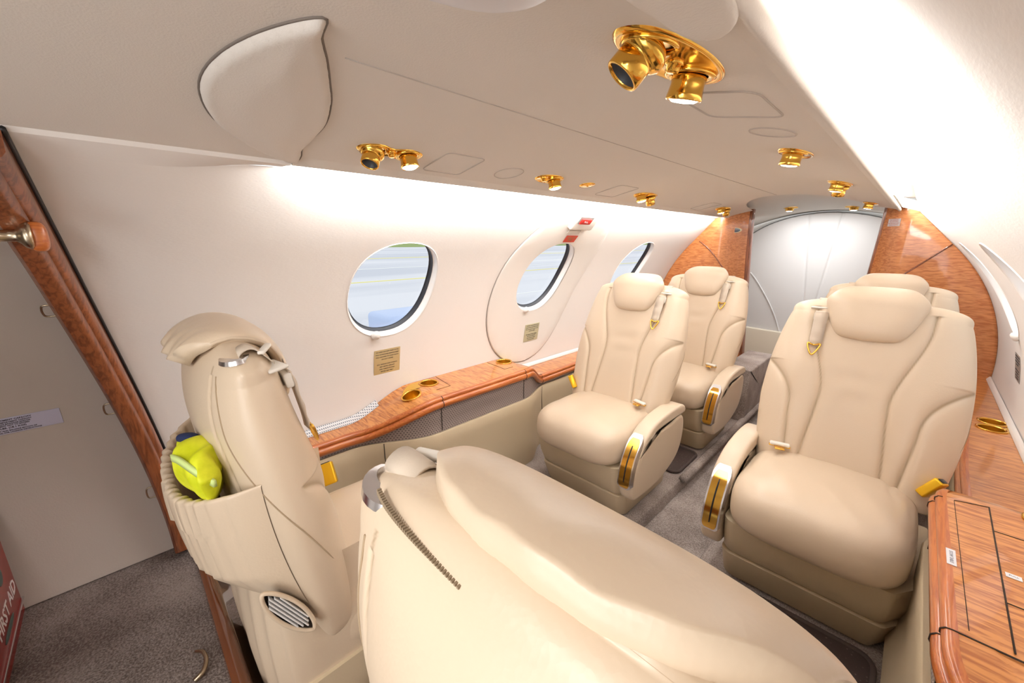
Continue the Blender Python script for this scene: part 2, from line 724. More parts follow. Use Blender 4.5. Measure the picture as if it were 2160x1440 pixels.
def wall(sgn, name):
    bm = bmesh.new()
    s0, s1 = R * th_of_z(0.0), R * TH_TOP
    holes = []
    for i, wy in enumerate(WIN_Y):
        holes.append(oval(wy, R * TH_W, WA, WB))
    ns, ny_ = 40, 42
    outer = [(Y0 + (Y1 + 0.02 - Y0) * i / ny_, s0) for i in range(ny_)] + [(Y1 + 0.02, s0 + (s1 - s0) * i / ns) for i in range(ns)]
    outer += [(Y1 + 0.02 - (Y1 + 0.02 - Y0) * i / ny_, s1) for i in range(ny_)] + [(Y0, s1 - (s1 - s0) * i / ns) for i in range(ns)]
    cdt_surface(bm, outer, holes, (0.09, 0.035), lambda y, s: hull(sgn, y, s / R))
    # cavity above the lip, and the join to the ceiling forward of it
    top = hull(sgn, 1.0, TH_TOP)
    prof_c = [top, V(sgn * 0.462, 0, 1.160), V(sgn * 0.458, 0, 1.205), V(sgn * 0.385, 0, 1.215)]
    for a, b in zip(prof_c[:-1], prof_c[1:]):
        f = [bm.verts.new((a.x, 0.29, a.z)), bm.verts.new((a.x, Y1, a.z)), bm.verts.new((b.x, Y1, b.z)), bm.verts.new((b.x, 0.29, b.z))]
        bm.faces.new(f)
    yy_ = [Y0, -0.5, -0.0] + [0.06 + 0.23 * q_ / 20 for q_ in range(21)]
    add_loft(bm, [[hull(sgn, y_, TH_TOP), hull(sgn, -1, TH_TOP * 0.5 + math.radians(61.3) * 0.5) * (1 - hull_blend(y_)) + (hull(sgn, y_, TH_TOP) * 0.5 + V(sgn * 0.3995, y_, 1.148) * 0.5) * hull_blend(y_) + V(0, (y_ + 1) * (1 - hull_blend(y_)), 0), V(sgn * 0.4025, y_, 1.147), V(sgn * 0.392, y_, 1.175)] for y_ in yy_], False, False)
    # end cap of the cavity
    cap = [V(sgn * 0.385, 0.29, 1.215), V(sgn * 0.458, 0.29, 1.205), V(sgn * 0.462, 0.29, 1.160), V(top.x, 0.29, top.z), V(sgn * 0.3995, 0.29, 1.150), V(sgn * 0.392, 0.29, 1.175)]
    bm.faces.new([bm.verts.new(p) for p in cap])
    bmesh.ops.remove_doubles(bm, verts=bm.verts[:], dist=1e-5)
    return struct(finish(name, bm, WALLF, smooth=True, sharp=40))


wall(-1, 'wall_left')
wall(1, 'wall_right')


def window(sgn, wy, idx, latch=True):
    root = struct(thing('window_%d' % idx, None, None, hull(sgn, wy, TH_W)))
    inv = Matrix.Translation(-hull(sgn, wy, TH_W))

    def P(a, b, k, off):   # a,b ellipse scale, off outward from wall
        q = hull(sgn, wy + a, TH_W + b / R, R + off)
        return inv @ q

    def ringp(sc, off, n=56):
        return [P((WA * sc[0] + sc[1]) * sup(math.cos(2 * PI * k / n), 2.25), (WB * sc[0] + sc[1]) * sup(math.sin(2 * PI * k / n), 2.25), k, off) for k in range(n)]
    bm = bmesh.new()   # white reveal with a rolled lip
    add_loft(bm, [ringp((1, 0.003), 0.001), ringp((1, 0.001), -0.002), ringp((1, -0.001), -0.001), ringp((1, -0.003), 0.003), ringp((1, -0.004), 0.016), ringp((1, -0.006), 0.020), ringp((1, -0.008), 0.020)], True, False)
    finish('window_frame', bm, WHITE, root, sharp=60)
    bm = bmesh.new()
    add_loft(bm, [ringp((1, -0.007), 0.020), ringp((1, -0.009), 0.022), ringp((1, -0.009), 0.038), ringp((1, -0.014), 0.039)], True, False)
    finish('window_gasket', bm, DARK, root)
    bm = bmesh.new()
    rg = [ringp((f, -0.010 * f), 0.034) for f in (1, 0.8, 0.6, 0.4, 0.2, 0.02)]
    add_loft(bm, rg, True, False)
    finish('window_pane', bm, GLASS, root)
    if latch:
        bm = bmesh.new()
        c = P(-0.045, -WB + 0.010, 0, -0.006)
        nrm = Vector((-sgn * math.cos(TH_W), 0, -math.sin(TH_W)))
        x = Vector((0, 1, 0))
        M = frame_matrix(c, x, nrm.cross(x), nrm)
        add_disc_lathe(bm, [(0.001, 0.011), (0.011, 0.010), (0.016, 0.004), (0.016, -0.006), (0.005, -0.014)], M, 18)
        finish('blind_knob', bm, WHITE, root)
    return root


k = 1
for sgn in (-1, 1):
    for wy in WIN_Y:
        window(sgn, wy, k)
        k += 1

# ceiling -------------------------------------------------------------


def cz(x):
    return 1.207 - 0.33 * x * x


def ceil_end(x):
    t = abs(x - 0.02) / 0.27
    return 2.84 if t >= 1 else 2.84 - 0.62 * (1 - t ** 2.4) ** 0.6


bm = bmesh.new()
XS = [-0.4 + 0.8 * i / 40 for i in range(41)]
NY = 60
rows = []
for j in range(NY + 1):
    row = []
    for x in XS:
        y = Y0 + (ceil_end(x) - Y0) * j / NY
        row.append(V(x, y, cz(x)))
    rows.append(row)
add_loft(bm, rows, False, False)
struct(finish('ceiling', bm, FABRIC))
# lip rolls along both edges (aft of the pods)
for sgn, nm in ((-1, 'trim_1'), (1, 'trim_2')):
    bm = bmesh.new()
    prof = [(0.370, cz(0.37) + 0.001), (0.385, cz(0.385) - 0.001), (0.394, 1.148), (0.3985, 1.1465), (0.402, 1.149), (0.403, 1.156), (0.400, 1.164), (0.392, 1.180), (0.386, 1.215)]
    ys = [0.29 + (2.84 - 0.29) * i / 40 for i in range(41)]
    add_loft(bm, [[V(sgn * a, y, b) for a, b in prof] for y in ys], False, False)
    struct(finish(nm, bm, FABRIC))
# LED tape
for sgn in (-1, 1):
    bm = bmesh.new()
    add_box(bm, (sgn * 0.3945, 1.56, 1.196), (0.008, 2.46, 0.010))
    o = finish('led_tape', bm, mat('led_tape', (250, 250, 250), 0.4, emit=(255, 250, 242), estr=6), smooth=False)
    tag(o, 'white LED light strip tucked above the %s ceiling lip' % ('window-side left' if sgn < 0 else 'right'), 'light strip', 'cove light strips')
# seam down the middle of the headliner
bm = bmesh.new()
add_tube(bm, [(0.0, 0.235 + (2.2 - 0.235) * i / 30, 1.2068) for i in range(31)], 0.0011, 6)
struct(finish('trim_3', bm, SEAM))

# overhead pod (teardrop fairing) --------------------------------------


def sm_(t):
    t = max(0.0, min(1.0, t))
    return t * t * (3 - 2 * t)


def pod(sgn, label, outline, h):
    L = catmull([(a, b, 0) for a, b in outline], 5, True)
    poly = [(sgn * p.x, p.y) for p in L]
    bm = bmesh.new()

    def dist(x, y):
        d = 9
        for i in range(len(poly)):
            a, b = Vector(poly[i - 1]), Vector(poly[i])
            ab = b - a
            t = max(0, min(1, (Vector((x, y)) - a).dot(ab) / max(ab.length_squared, 1e-12)))
            d = min(d, (a + ab * t - Vector((x, y))).length)
        return d

    def f(x, y):
        d = dist(x, y)
        hh = 0.010 * min(1, (d / 0.006)) ** 0.5 + h * sm_(d / 0.06) if d > 1e-6 else 0
        return V(x, y, cz(x) - hh + 0.0005)
    cdt_surface(bm, poly, [], (0.008, 0.006), f)
    o = finish('overhead_fairing', bm, FABRIC)
    tag(o, label, 'ceiling fairing')
    bm = bmesh.new()
    add_tube(bm, [(x, y, cz(x) - 0.0005) for x, y in poly], 0.0016, 6, True)
    finish('fairing_seam', bm, mat('dark_seam', (120, 110, 102), 0.9), o)
    return o


pod(-1, 'teardrop padded fairing on the ceiling above the window wall', [(-0.075, 0.182), (0.0, 0.148), (0.10, 0.124), (0.19, 0.122), (0.28, 0.150), (0.35, 0.210), (0.384, 0.262), (0.392, 0.296), (0.372, 0.300), (0.33, 0.292), (0.235, 0.296), (0.15, 0.276), (0.08, 0.248), (0.02, 0.222), (-0.03, 0.198)], 0.006)

# right-hand pieces that hang into the top of the frame
bm = bmesh.new()
add_superell(bm, (0.312, 0.152, 1.160), (0.050, 0.078, 0.028), 2.6, 2.2, 40, 20, M=Matrix.Rotation(math.radians(-16), 3, 'Z'))
o = finish('overhead_handset_cover', bm, mat('smooth_grey_plastic', (206, 202, 204), 0.4))
tag(o, 'smooth pale grey rounded cover on the ceiling nearest the camera', 'ceiling cover')
bm = bmesh.new()
pl = catmull([(0.352, 0.24, 0), (0.352, 0.30, 0), (0.357, 0.338, 0), (0.374, 0.352, 0), (0.390, 0.338, 0), (0.395, 0.30, 0), (0.395, 0.24, 0)], 6, True)
add_pill(bm, [(p.x, p.y) for p in pl], 1.141, 1.166, 0.006, lambda a, b, w: V(a + 0.006, b - 0.010, w), 4)
o = finish('fabric_tongue', bm, FABRIC)
tag(o, 'rounded fabric covered tongue over the ceiling lip, right of the near reading light', 'ceiling trim piece')

# ------------------------------------------------------------------ floors
bm = bmesh.new()
AX0, AX1, AD = -0.055, 0.165, -0.055
prof = [(-0.80, 0), (AX0 - 0.012, 0), (AX0, -0.008), (AX0, AD), (AX1, AD), (AX1, -0.008), (AX1 + 0.012, 0), (0.80, 0)]
prof = [(-0.80, 0.0), (AX0 - 0.02, 0.0), (AX0 - 0.006, -0.004), (AX0, -0.016), (AX0, AD), (AX1, AD), (AX1, -0.016), (AX1 + 0.006, -0.004), (AX1 + 0.02, 0.0), (0.80, 0.0)]
add_loft(bm, [[V(a, y, b) for a, b in prof] for y in (0.03, 0.8, 1.6, 2.4, 4.0)], False, False)
struct(finish('floor', bm, CARPET, sharp=30))
# raised baggage floor and its riser
bm = bmesh.new()
add_loft(bm, [[V(-0.82, -0.95, 0.18), V(-0.82, 0.030, 0.18)], [V(0.85, -0.95, 0.18), V(0.85, 0.030, 0.18)]], False, False)
struct(finish('floor_2', bm, CARPETD, smooth=False))
bm = bmesh.new()
tp = [(-0.0, 0.181), (0.002, 0.187), (0.010, 0.191), (0.020, 0.190), (0.027, 0.184), (0.030, 0.174), (0.034, 0.150), (0.066, 0.02), (0.070, 0.0), (0.0, 0.0)]
xs = [-0.80, -0.4, 0.0, 0.4, 0.84]
add_loft(bm, [[V(x, 0.028 + a, b) for a, b in tp] for x in xs], True, True)
o = struct(finish('trim_4', bm, mat('polished_dark_riser', (120, 66, 34), 0.12, coat=1.0), sharp=35))

# mats
for nm, x0, x1, y0, y1, lb in (('floor_mat', 0.225, 0.600, 0.62, 1.162, 'dark dotted floor mat with bound edge in front of the right facing seat'),
                               ('floor_mat', -0.56, -0.200, 0.60, 1.080, 'dark dotted floor mat between the two left seats'),
                               ('floor_mat', -0.50, -0.085, 1.62, 1.862, 'small dark ribbed mat behind the left facing seat')):
    bm = bmesh.new()
    pl = []
    rr = 0.035
    for cx_, cy_, a0 in ((x1 - rr, y1 - rr, 0), (x0 + rr, y1 - rr, PI / 2), (x0 + rr, y0 + rr, PI), (x1 - rr, y0 + rr, 1.5 * PI)):
        pl += [(cx_ + rr * math.cos(a0 + PI / 2 * q / 6), cy_ + rr * math.sin(a0 + PI / 2 * q / 6)) for q in range(7)]
    add_pill(bm, pl, 0.0005, 0.009, 0.003, lambda a, b, w: V(a, b, w), 3)
    o = finish(nm, bm, MATM)
    tag(o, lb, 'floor mat', 'dark floor mats')
    bm = bmesh.new()
    add_tube(bm, [(a, b, 0.008) for a, b in pl], 0.0065, 8, True)
    finish('bound_edge', bm, MATB, o)

# ------------------------------------------------------------------ side ledges with cup holders


def sm(t):
    t = max(0.0, min(1.0, t))
    return t * t * (3 - 2 * t)


def ledge_x(y):
    a = sm((y - 0.47) / 0.28)
    b = sm((y - 1.225) / 0.20)
    c = sm((y - 1.45) / 1.2)
    return 0.748 - 0.113 * a + 0.066 * b + 0.055 * c


def ledge_z(y):
    a = sm((y - 0.50) / 0.26)
    b = sm((y - 1.25) / 0.16)
    return 0.372 + 0.083 * a - 0.083 * b


def wall_x(z):
    return math.sqrt(R * R - (z - ZC) ** 2)


def lmap(sgn, y, t, dz=0.0):
    """t 0 = inner edge, 1 = wall"""
    z = ledge_z(y)
    return V(sgn * (ledge_x(y) + (wall_x(z) - 0.002 - ledge_x(y)) * t), y, z + dz)


def circ_hole(sgn, cx, cy, r, n=28):
    out = []
    for k in range(n):
        y = cy + r * math.sin(2 * PI * k / n)
        x = cx + r * math.cos(2 * PI * k / n)
        xi = ledge_x(y)
        out.append((y, (x - xi) / (wall_x(ledge_z(y)) - 0.002 - xi)))
    return out


CR = 0.034
CUPS = [(0.735, 0.712), (0.785, 0.822), (0.785, 1.235)]   # (|x|, y)
CUPS_R = CUPS + [(0.785, 2.070), (0.793, 2.150)]


def ledge(sgn, label, cups):
    ya, yb = 0.10, 2.83
    o_root = thing('side_ledge', label, 'side ledge')
    bm = bmesh.new()
    holes = [circ_hole(sgn, cx, cy, CR) for cx, cy in cups]
    M = 0.10
    n = 60
    outer = [(ya + (yb - ya) * i / n, 0.0) for i in range(n + 1)] + [(yb - (yb - ya) * i / n, 1.0) for i in range(n + 1)]
    cdt_surface(bm, outer, holes, (0.03, 0.22), lambda y, t: lmap(sgn, y, t))
    finish('ledge_top', bm, WOOD, o_root, recalc=False)
    for f in o_root.children[-1].data.polygons:
        pass
    bm = bmesh.new()
    # stepped moulding: offsets (in from edge, down)
    prof = [(0.006, 0.0), (0.0, 0.0), (-0.006, -0.001), (-0.0105, -0.006), (-0.010, -0.012), (-0.007, -0.0155), (-0.0125, -0.017), (-0.0175, -0.023), (-0.0175, -0.032), (-0.013, -0.040), (-0.004, -0.044), (0.010, -0.045), (0.03, -0.045)]
    prof = [(a, b) for a, b in prof]
    ys = [ya + (yb - ya) * i / 140 for i in range(141)]
    add_loft(bm, [[lmap(sgn, y, 0) + V(sgn * a, 0, b + 0.0003) for a, b in prof] for y in ys], False, False)
    finish('edge_moulding', bm, WOODM, o_root, sharp=50)
    # joints across the wood
    def joint(pts, r, n=5):
        b_ = bmesh.new()
        add_tube(b_, pts, r, n)
        finish('table_joint', b_, GAP, o_root)
    for y in ((0.775, 1.215, 1.40) if sgn < 0 else (0.775, 1.215)):
        pts = [lmap(sgn, y, t, 0.0004) for t in (1, 0.75, 0.5, 0.25, 0.0)] if sgn > 0 and y < 1 else [lmap(sgn, y, 0.0, 0.0004)]
        pts += [lmap(sgn, y, 0) + V(sgn * (a - 0.0006), 0, b + 0.0003) for a, b in prof[1:-1]]
        joint(pts, 0.0014, 5)
    if sgn > 0:
        q = lambda x, y: V(x, y, ledge_z(y) + 0.0004)
        joint([q(0.652, 0.79), q(0.652, 1.212)], 0.0005, 5)
        joint([q(0.694, 0.785), q(0.703, 1.232)], 0.0012, 5)
        joint([q(0.703, 1.232), q(0.652, 1.215)], 0.0010, 5)
        joint([q(0.700, 1.13), q(0.822, 1.13)], 0.0010, 5)
        joint([q(0.695, 0.90), q(0.822, 0.90)], 0.0010, 5)
    else:
        q = lambda x, y: V(-x, y, ledge_z(y) + 0.0004)
        joint([q(0.70, 0.80), q(0.70, 0.865), q(0.83, 0.885)], 0.0008, 5)
        joint([q(0.70, 1.21), q(0.70, 1.16), q(0.83, 1.17)], 0.0008, 5)
    # woven band and leather panel under the ledge
    def strip(name, zt, zb, out_t, out_b, m, rows=3, ya=ya):
        bm = bmesh.new()
        ys = [ya + (yb - ya) * i / 100 for i in range(101)]
        rr = []
        for y in ys:
            r_ = []
            for k in range(rows + 1):
                f = k / rows
                z1, z2 = zt(y), zb(y)
                r_.append(V(sgn * (ledge_x(y) + out_t + (out_b - out_t) * f), y, z1 + (z2 - z1) * f))
            rr.append(r_)
        add_loft(bm, rr, False, False)
        return finish(name, bm, m, o_root)
    band_b = lambda y: 0.315 + 0.0 * y
    strip('woven_band', lambda y: ledge_z(y) - 0.043, band_b, 0.002, 0.004, WEAVE)
    bm = bmesh.new()
    ys = [0.10 + (yb - 0.10) * i / 100 for i in range(101)]
    rr = []
    for y in ys:
        x = ledge_x(y)
        pf = [(x + 0.004, 0.314), (x - 0.006, 0.317), (x - 0.009, 0.312), (x - 0.008, 0.26), (x - 0.004, 0.15), (x - 0.006 - 0.02 * sm((y - 0.7) / 0.2) * (1 - sm((y - 1.25) / 0.15)), 0.05), (x - 0.0 - 0.02 * sm((y - 0.7) / 0.2) * (1 - sm((y - 1.25) / 0.15)), 0.001)]
        rr.append([V(sgn * a, y, b) for a, b in pf])
    add_loft(bm, rr, False, False)
    finish('leather_panel', bm, LEATHER_D, o_root, sharp=60)
    for y in (0.575, 1.40):
        bm = bmesh.new()
        add_tube(bm, [V(sgn * (ledge_x(y) - 0.009), y, z) for z in (0.314, 0.26)] + [V(sgn * (ledge_x(y) - 0.006), y + 0.01, z) for z in (0.15, 0.01)], 0.0016, 5)
        finish('panel_joint', bm, GAP, o_root)
    for y in (0.775, 1.215):
        bm = bmesh.new()
        add_tube(bm, [V(sgn * (ledge_x(y) + 0.001), y, z) for z in (0.41, 0.32)], 0.0014, 5)
        finish('panel_joint', bm, GAP, o_root)
    # white perforated grille where the ledge is low
    for a, b in ((0.10, 0.62), (1.36, 2.83)):
        bm = bmesh.new()
        ys = [a + (b - a) * i / 40 for i in range(41)]
        rr = []
        for y in ys:
            z = ledge_z(y)
            w = 0.026 if a < 1 else 0.014
            rr.append([V(sgn * (wall_x(z) - w), y, z + 0.001), V(sgn * (wall_x(z) - w), y, z + 0.005), V(sgn * (wall_x(z) - 0.006), y, z + 0.017), V(sgn * (wall_x(z) - 0.002), y, z + 0.018)])
        add_loft(bm, rr, False, False)
        finish('air_grille', bm, GRILLE if a < 1 else WHITE, o_root)
    return o_root


ledge(-1, 'glossy wooden side ledge over a cream leather panel on the left window wall', CUPS)
ledge(1, 'glossy wooden side ledge over a cream leather panel along the right wall', CUPS_R)


def cup_holder(sgn, cups, label, group='gold cup holders in the ledges'):
    root = thing('cup_holder', label, 'cup holder', group=group)
    for cx, cy in cups:
        c = V(sgn * cx, cy, ledge_z(cy) + 0.0005)
        d = (ledge_z(cy + 0.01) - ledge_z(cy - 0.01)) / 0.02
        yv = V(0, 1, d).normalized()
        nz = V(1, 0, 0).cross(yv)
        M = frame_matrix(c, V(1, 0, 0), yv, nz)
        bm = bmesh.new()
        add_disc_lathe(bm, [(CR - 0.001, -0.001), (CR + 0.0045, 0.000), (CR + 0.005, 0.002), (CR + 0.003, 0.0035), (CR - 0.001, 0.003), (CR - 0.002, 0.0)], M, 40)
        finish('cup_rim', bm, GOLD, root)
        bm = bmesh.new()
        add_disc_lathe(bm, [(CR - 0.001, 0.002), (CR - 0.0025, -0.03), (CR - 0.003, -0.05), (CR - 0.006, -0.055), (0.001, -0.056)], M, 40)
        finish('cup_well', bm, GOLDB, root)
    return root


def gold_plate(root, sgn, pts, z_off=0.0006):
    """flat gold web drawn beside the cups"""
    bm = bmesh.new()
    L = catmull([(a, b, 0) for a, b in pts], 6, True)
    cdt_surface(bm, [(p.x, p.y) for p in L], [], (0.012, 0.012), lambda a, b: V(sgn * a, b, ledge_z(b) + z_off))
    finish('gold_web', bm, GOLDB, root)


for sgn in (-1, 1):
    r_ = cup_holder(sgn, CUPS[:2], 'pair of gold cup holders joined by a gold web on the left wooden ledge' if sgn < 0 else 'pair of gold cup holders at the near end of the right wooden ledge')
    gold_plate(r_, sgn, [(0.774, 0.698), (0.800, 0.722), (0.818, 0.752), (0.826, 0.790), (0.827, 0.830), (0.822, 0.812), (0.806, 0.786), (0.785, 0.779), (0.768, 0.772), (0.766, 0.752), (0.776, 0.730)])
    r_ = cup_holder(sgn, CUPS[2:3], 'single gold cup holder below the exit hatch on the left ledge' if sgn < 0 else 'single gold cup holder at the far corner of the raised right table top')
    gold_plate(r_, sgn, [(0.80, 1.27), (0.824, 1.24), (0.828, 1.28), (0.82, 1.33), (0.80, 1.37), (0.79, 1.375), (0.803, 1.32), (0.795, 1.285)])
r_ = cup_holder(1, CUPS_R[3:], 'pair of gold cup holders on the low right ledge beside the facing seat')
gold_plate(r_, 1, [(0.822, 2.05), (0.832, 2.11), (0.832, 2.16), (0.828, 2.125), (0.818, 2.11), (0.82, 2.08)])

# small stickers on the right table top
for x, y, w, h, t, lb in ((0.640, 0.975, 0.012, 0.052, 'STOW TABLE', 'white strip label with grey print on the right table top'), (0.712, 0.985, 0.018, 0.013, 'PULL', 'tiny white sticker beside the joint in the right table top')):
    z = ledge_z(y)
    bm = bmesh.new()
    add_box(bm, (x, y, z + 0.0008), (w, h, 0.0006))
    o = finish('table_label', bm, WHITEL, smooth=False)
    tag(o, lb, 'label')
    Mx = frame_matrix(V(x, y, z + 0.0013), V(0, -1, 0), V(1, 0, 0), V(0, 0, 1)) if h > w else frame_matrix(V(x, y, z + 0.0013), V(1, 0, 0), V(0, 1, 0), V(0, 0, 1))
    text_mesh('lettering', t, 0.0065 if h > w else 0.005, Mx, mat('grey_ink', (150, 150, 160), 0.7), o)

# ------------------------------------------------------------------ seats
TILT = math.radians(20)


def seat(label, x, y, rz, a, pocket=False, rear=False, rec=0.0, hx=0.0, drop=0.0, drape=0.82, thick=1.0):
    """origin on the floor under the junction of back and cushion; faces local +y; a = aisle side (+1/-1 local x)"""
    root = thing('leather_seat', label, 'aircraft seat', (x, y, 0), rz, 'cream leather cabin seats')
    tilt = TILT + rec
    ct, st = math.cos(tilt), math.sin(tilt)
    base = V(0, 0.0, 0.30 - drop)

    def B(xx, d, s):     # across, in front of spine, along spine
        return base + V(xx, d * ct - s * st, s * ct + d * st)
    # ---- backrest
    Lb = 0.560
    NS, NR = 230, 340
    marks = []

    def W(s):
        f = s / Lb
        w = 0.200 + 0.034 * math.sin(min(1, f / 0.9) * PI) ** 0.8 if f > 0 else 0.200
        top = max(0.0, (f - 0.915) / 0.085)
        w *= (1 - top ** 2.5) ** (1 / 2.6) if top < 1 else 0.0
        return max(w, 0.004)

    def DF(s):
        f = s / Lb
        d = 0.0 + 0.008 * math.sin(f * PI)
        top = max(0.0, (f - 0.86) / 0.14)
        return (0.055 + d) * (1 - top ** 2.5) ** 0.5 if top < 1 else 0.0

    def DR(s):
        f = s / Lb
        d = 0.064 + 0.010 * math.sin(max(0, min(1, (0.95 - f) / 0.9)) * PI) ** 1.2
        top = max(0.0, (f - 0.74) / 0.26)
        return d * (1 - top ** 2.2) ** 0.6 if top < 1 else 0.0

    def seam_dist(xx, s):
        """distance to the front seams"""
        ax = abs(xx)
        f = s / Lb
        # inner panel line
        xi = 0.086 + 0.018 * math.cos(min(1, f / 0.5) * PI) * 0.5 + 0.052 * sm((f - 0.45) / 0.42)
        d1 = abs(ax - xi)
        # outer bolster line, sweeping out to the edge at 60 % height
        if f < 0.60:
            xo = 0.128 + 0.018 * sm(f / 0.42) + (0.085) * max(0, (f - 0.36) / 0.24) ** 2.2
            d2 = abs(ax - xo) / (1 + 2.2 * max(0, (f - 0.36) / 0.24) ** 1.2)
        else:
            d2 = 1
        return min(d1, d2)
    def arc_table(n_, m_):
        N_ = 4000
        ts = [math.pi / 2 * i / N_ for i in range(N_ + 1)]
        ps = [(0.2 * sup(math.cos(t), n_), 0.06 * sup(math.sin(t), m_)) for t in ts]
        cum = [0.0]
        for i in range(N_):
            cum.append(cum[-1] + math.hypot(ps[i + 1][0] - ps[i][0], ps[i + 1][1] - ps[i][1]))
        out_, j_ = [], 0
        q_n = NR // 4
        for k_ in range(q_n + 1):
            tgt = cum[-1] * k_ / q_n
            while j_ < N_ and cum[j_] < tgt:
                j_ += 1
            out_.append(ts[j_])
        return out_
    qf, qr = arc_table(3.4, 3.0), arc_table(2.2, 2.0)
    tv = qf[:-1] + [PI - t for t in reversed(qf)][:-1] + [PI + t for t in qr[:-1]] + [2 * PI - t for t in reversed(qr)][:-1]
    rings = []
    svals = [Lb * (1 - (1 - i / NS) ** 1.25) for i in range(NS + 1)]
    for s in svals:
        w, df, dr = W(s), DF(s), DR(s)
        ring = []
        for kk in range(NR):
            t = tv[kk]
            mk = 0.0
            c_, s_ = math.cos(t), math.sin(t)
            if s_ >= 0:
                xx = w * sup(c_, 3.4)
                d = df * sup(s_, 3.0)
                f = s / Lb
                if s_ > 0.12 and f < 0.93:
                    fade = min(1, (s_ - 0.12) / 0.15)
                    sd = seam_dist(xx, s)
                    d -= (0.0045 * math.exp(-(sd / 0.0048) ** 2) + 0.004 * math.exp(-(sd / 0.012) ** 2)) * fade
                    mk = fade * math.exp(-(sd / 0.0023) ** 2)
                    # raised bolsters, slightly hollow middle
                    d += fade * (0.011 * math.exp(-((abs(xx) - 0.165) / 0.05) ** 2) - 0.007 * math.exp(-(xx / 0.07) ** 2)) * sm((0.8 - f) / 0.3)
                    d += fade * 0.0016 * math.sin(s * 95 + 6 * xx) * math.exp(-((xx) / 0.06) ** 2) * math.exp(-((f - 0.52) / 0.12) ** 2)
            else:
                xx = w * sup(c_, 2.2)
                d = dr * sup(s_, 2.0)
                # rear seam that marks the side panel
                if abs(xx) > 0:
                    f = s / Lb
                    xr = 0.168 - 0.03 * sm((f - 0.55) / 0.3)
                    d += 0.003 * math.exp(-((abs(xx) - xr) / 0.0035) ** 2) * (f < 0.93)
                    mk = math.exp(-((abs(xx) - xr) / 0.0018) ** 2) * (f < 0.95)
            ring.append(B(xx, d, s))
            marks.append(mk)
        rings.append(ring)
    bm = bmesh.new()
    add_loft(bm, rings, True, True)
    back = finish('backrest', bm, LEATHER_S, root)
    at = back.data.attributes.new('stitch', 'FLOAT', 'POINT')
    at.data.foreach_set('value', marks)
    # piping seam round the side of the backrest
    for sg in (-1, 1):
        bm = bmesh.new()
        pts = []
        for i in range(40):
            s = 0.12 + (Lb * 0.93 - 0.12) * i / 39
            w, dr, df = W(s), DR(s), DF(s)
            v_ = 0.66 - 1.35 * sm((0.44 - s) / 0.36)
            if v_ >= 0:
                d = -dr * v_
                xx = sg * w * (1 - v_ ** 2.0) ** (1 / 2.2)
            else:
                d = df * -v_
                xx = sg * w * (1 - (-v_) ** 3.0) ** (1 / 3.4)
            pts.append(B(xx + sg * 0.0004, d, s))
        add_tube(bm, pts, 0.0011, 6)
        finish('side_seam', bm, STITCH, back)
    # ---- headrest
    s_h = 0.430
    if not rear:
        prof_h = catmull([(0.004, -0.004, 0), (0.052, -0.001, 0), (0.080, 0.008, 0), (0.102, 0.036, 0), (0.119, 0.078, 0), (0.128, 0.106, 0), (0.124, 0.124, 0), (0.106, 0.148, 0), (0.086, 0.164, 0), (0.060, 0.170, 0), (0.004, 0.172, 0)], 7)
        bm = bmesh.new()
        rings = []
        for p_ in prof_h:
            q = p_.y
            th_ = 0.027 * max(0.0, 1 - abs((q - 0.084) / 0.0885) ** 3.2) ** 0.5 + 0.0008
            ring = []
            for k_ in range(72):
                t = 2 * PI * k_ / 72
                xx = 0.88 * p_.x * sup(math.cos(t), 3.4)
                dd = 0.060 + th_ * sup(math.sin(t), 2.2) - 0.10 * max(0, abs(xx) - 0.06)
                t_ = max(0.0, q - 0.10)
                ring.append(B(hx + xx, dd - 6.0 * t_ * t_, s_h + q - 1.2 * t_ * t_))
            rings.append(ring)
        add_loft(bm, rings, True, True)
        hr = finish('headrest', bm, LEATHER, root)
    else:
        # seen from behind: the pad folds over the top and drapes down the rear
        PO = catmull([(p, q, 0) for p, q in [(0.058, 0.415), (0.076, 0.440), (0.080, 0.480), (0.076, 0.520), (0.060, 0.555), (0.030, 0.575), (-0.005, 0.580), (-0.040, 0.568), (-0.066, 0.545), (-0.080, 0.518), (-0.084, 0.496)]], 5)
        PI2 = catmull([(p, q, 0) for p, q in [(0.050, 0.425), (0.052, 0.445), (0.052, 0.480), (0.050, 0.510), (0.038, 0.530), (0.015, 0.540), (-0.005, 0.542), (-0.030, 0.536), (-0.046, 0.524), (-0.058, 0.508), (-0.070, 0.494)]], 5)
        nf = len(PO)

        def at_(L, e):
            x_ = max(0, min(1, e)) * (len(L) - 1)
            k_ = min(int(x_), len(L) - 2)
            return L[k_] + (L[k_ + 1] - L[k_]) * (x_ - k_)
        rings = []
        NF = 56
        for i in range(NF + 1):
            u = -math.cos(PI * i / NF)
            f_ = max(0.02, (1 - abs(u) ** 3.0)) ** 0.5
            ring = []
            for side, L in ((0, PO), (1, PI2)):
                rng_ = range(nf) if side == 0 else range(nf - 1, -1, -1)
                for jj in rng_:
                    e = jj / (nf - 1)
                    e2 = drape * e * (1 - 0.22 * abs(u) ** 3 * (e > 0)) + 0.10 * abs(u) ** 3 * (1 - e)
                    o_, q_ = at_(PO, e2), at_(PI2, e2)
                    mid = (o_ + q_) * 0.5
                    p = mid + ((o_ if side == 0 else q_) - mid) * f_
                    wid = 0.122 * (0.80 + 0.20 * sm(e / 0.3)) * (1 - 0.10 * sm((e - 0.6) / 0.4))
                    wr = (0.0026 if drape > 0.7 else 0.0008) * math.sin(u * 21 + 3 * e) * max(0, e - 0.7) / 0.3 * f_ if side == 0 else 0
                    ring.append(B(hx + wid * u, (p.x if p.x < 0 else p.x * thick) + wr, p.y + (0.004 if drape > 0.7 else 0.0015) * math.sin(u * 9 + 1) * max(0, e - 0.8) / 0.2))
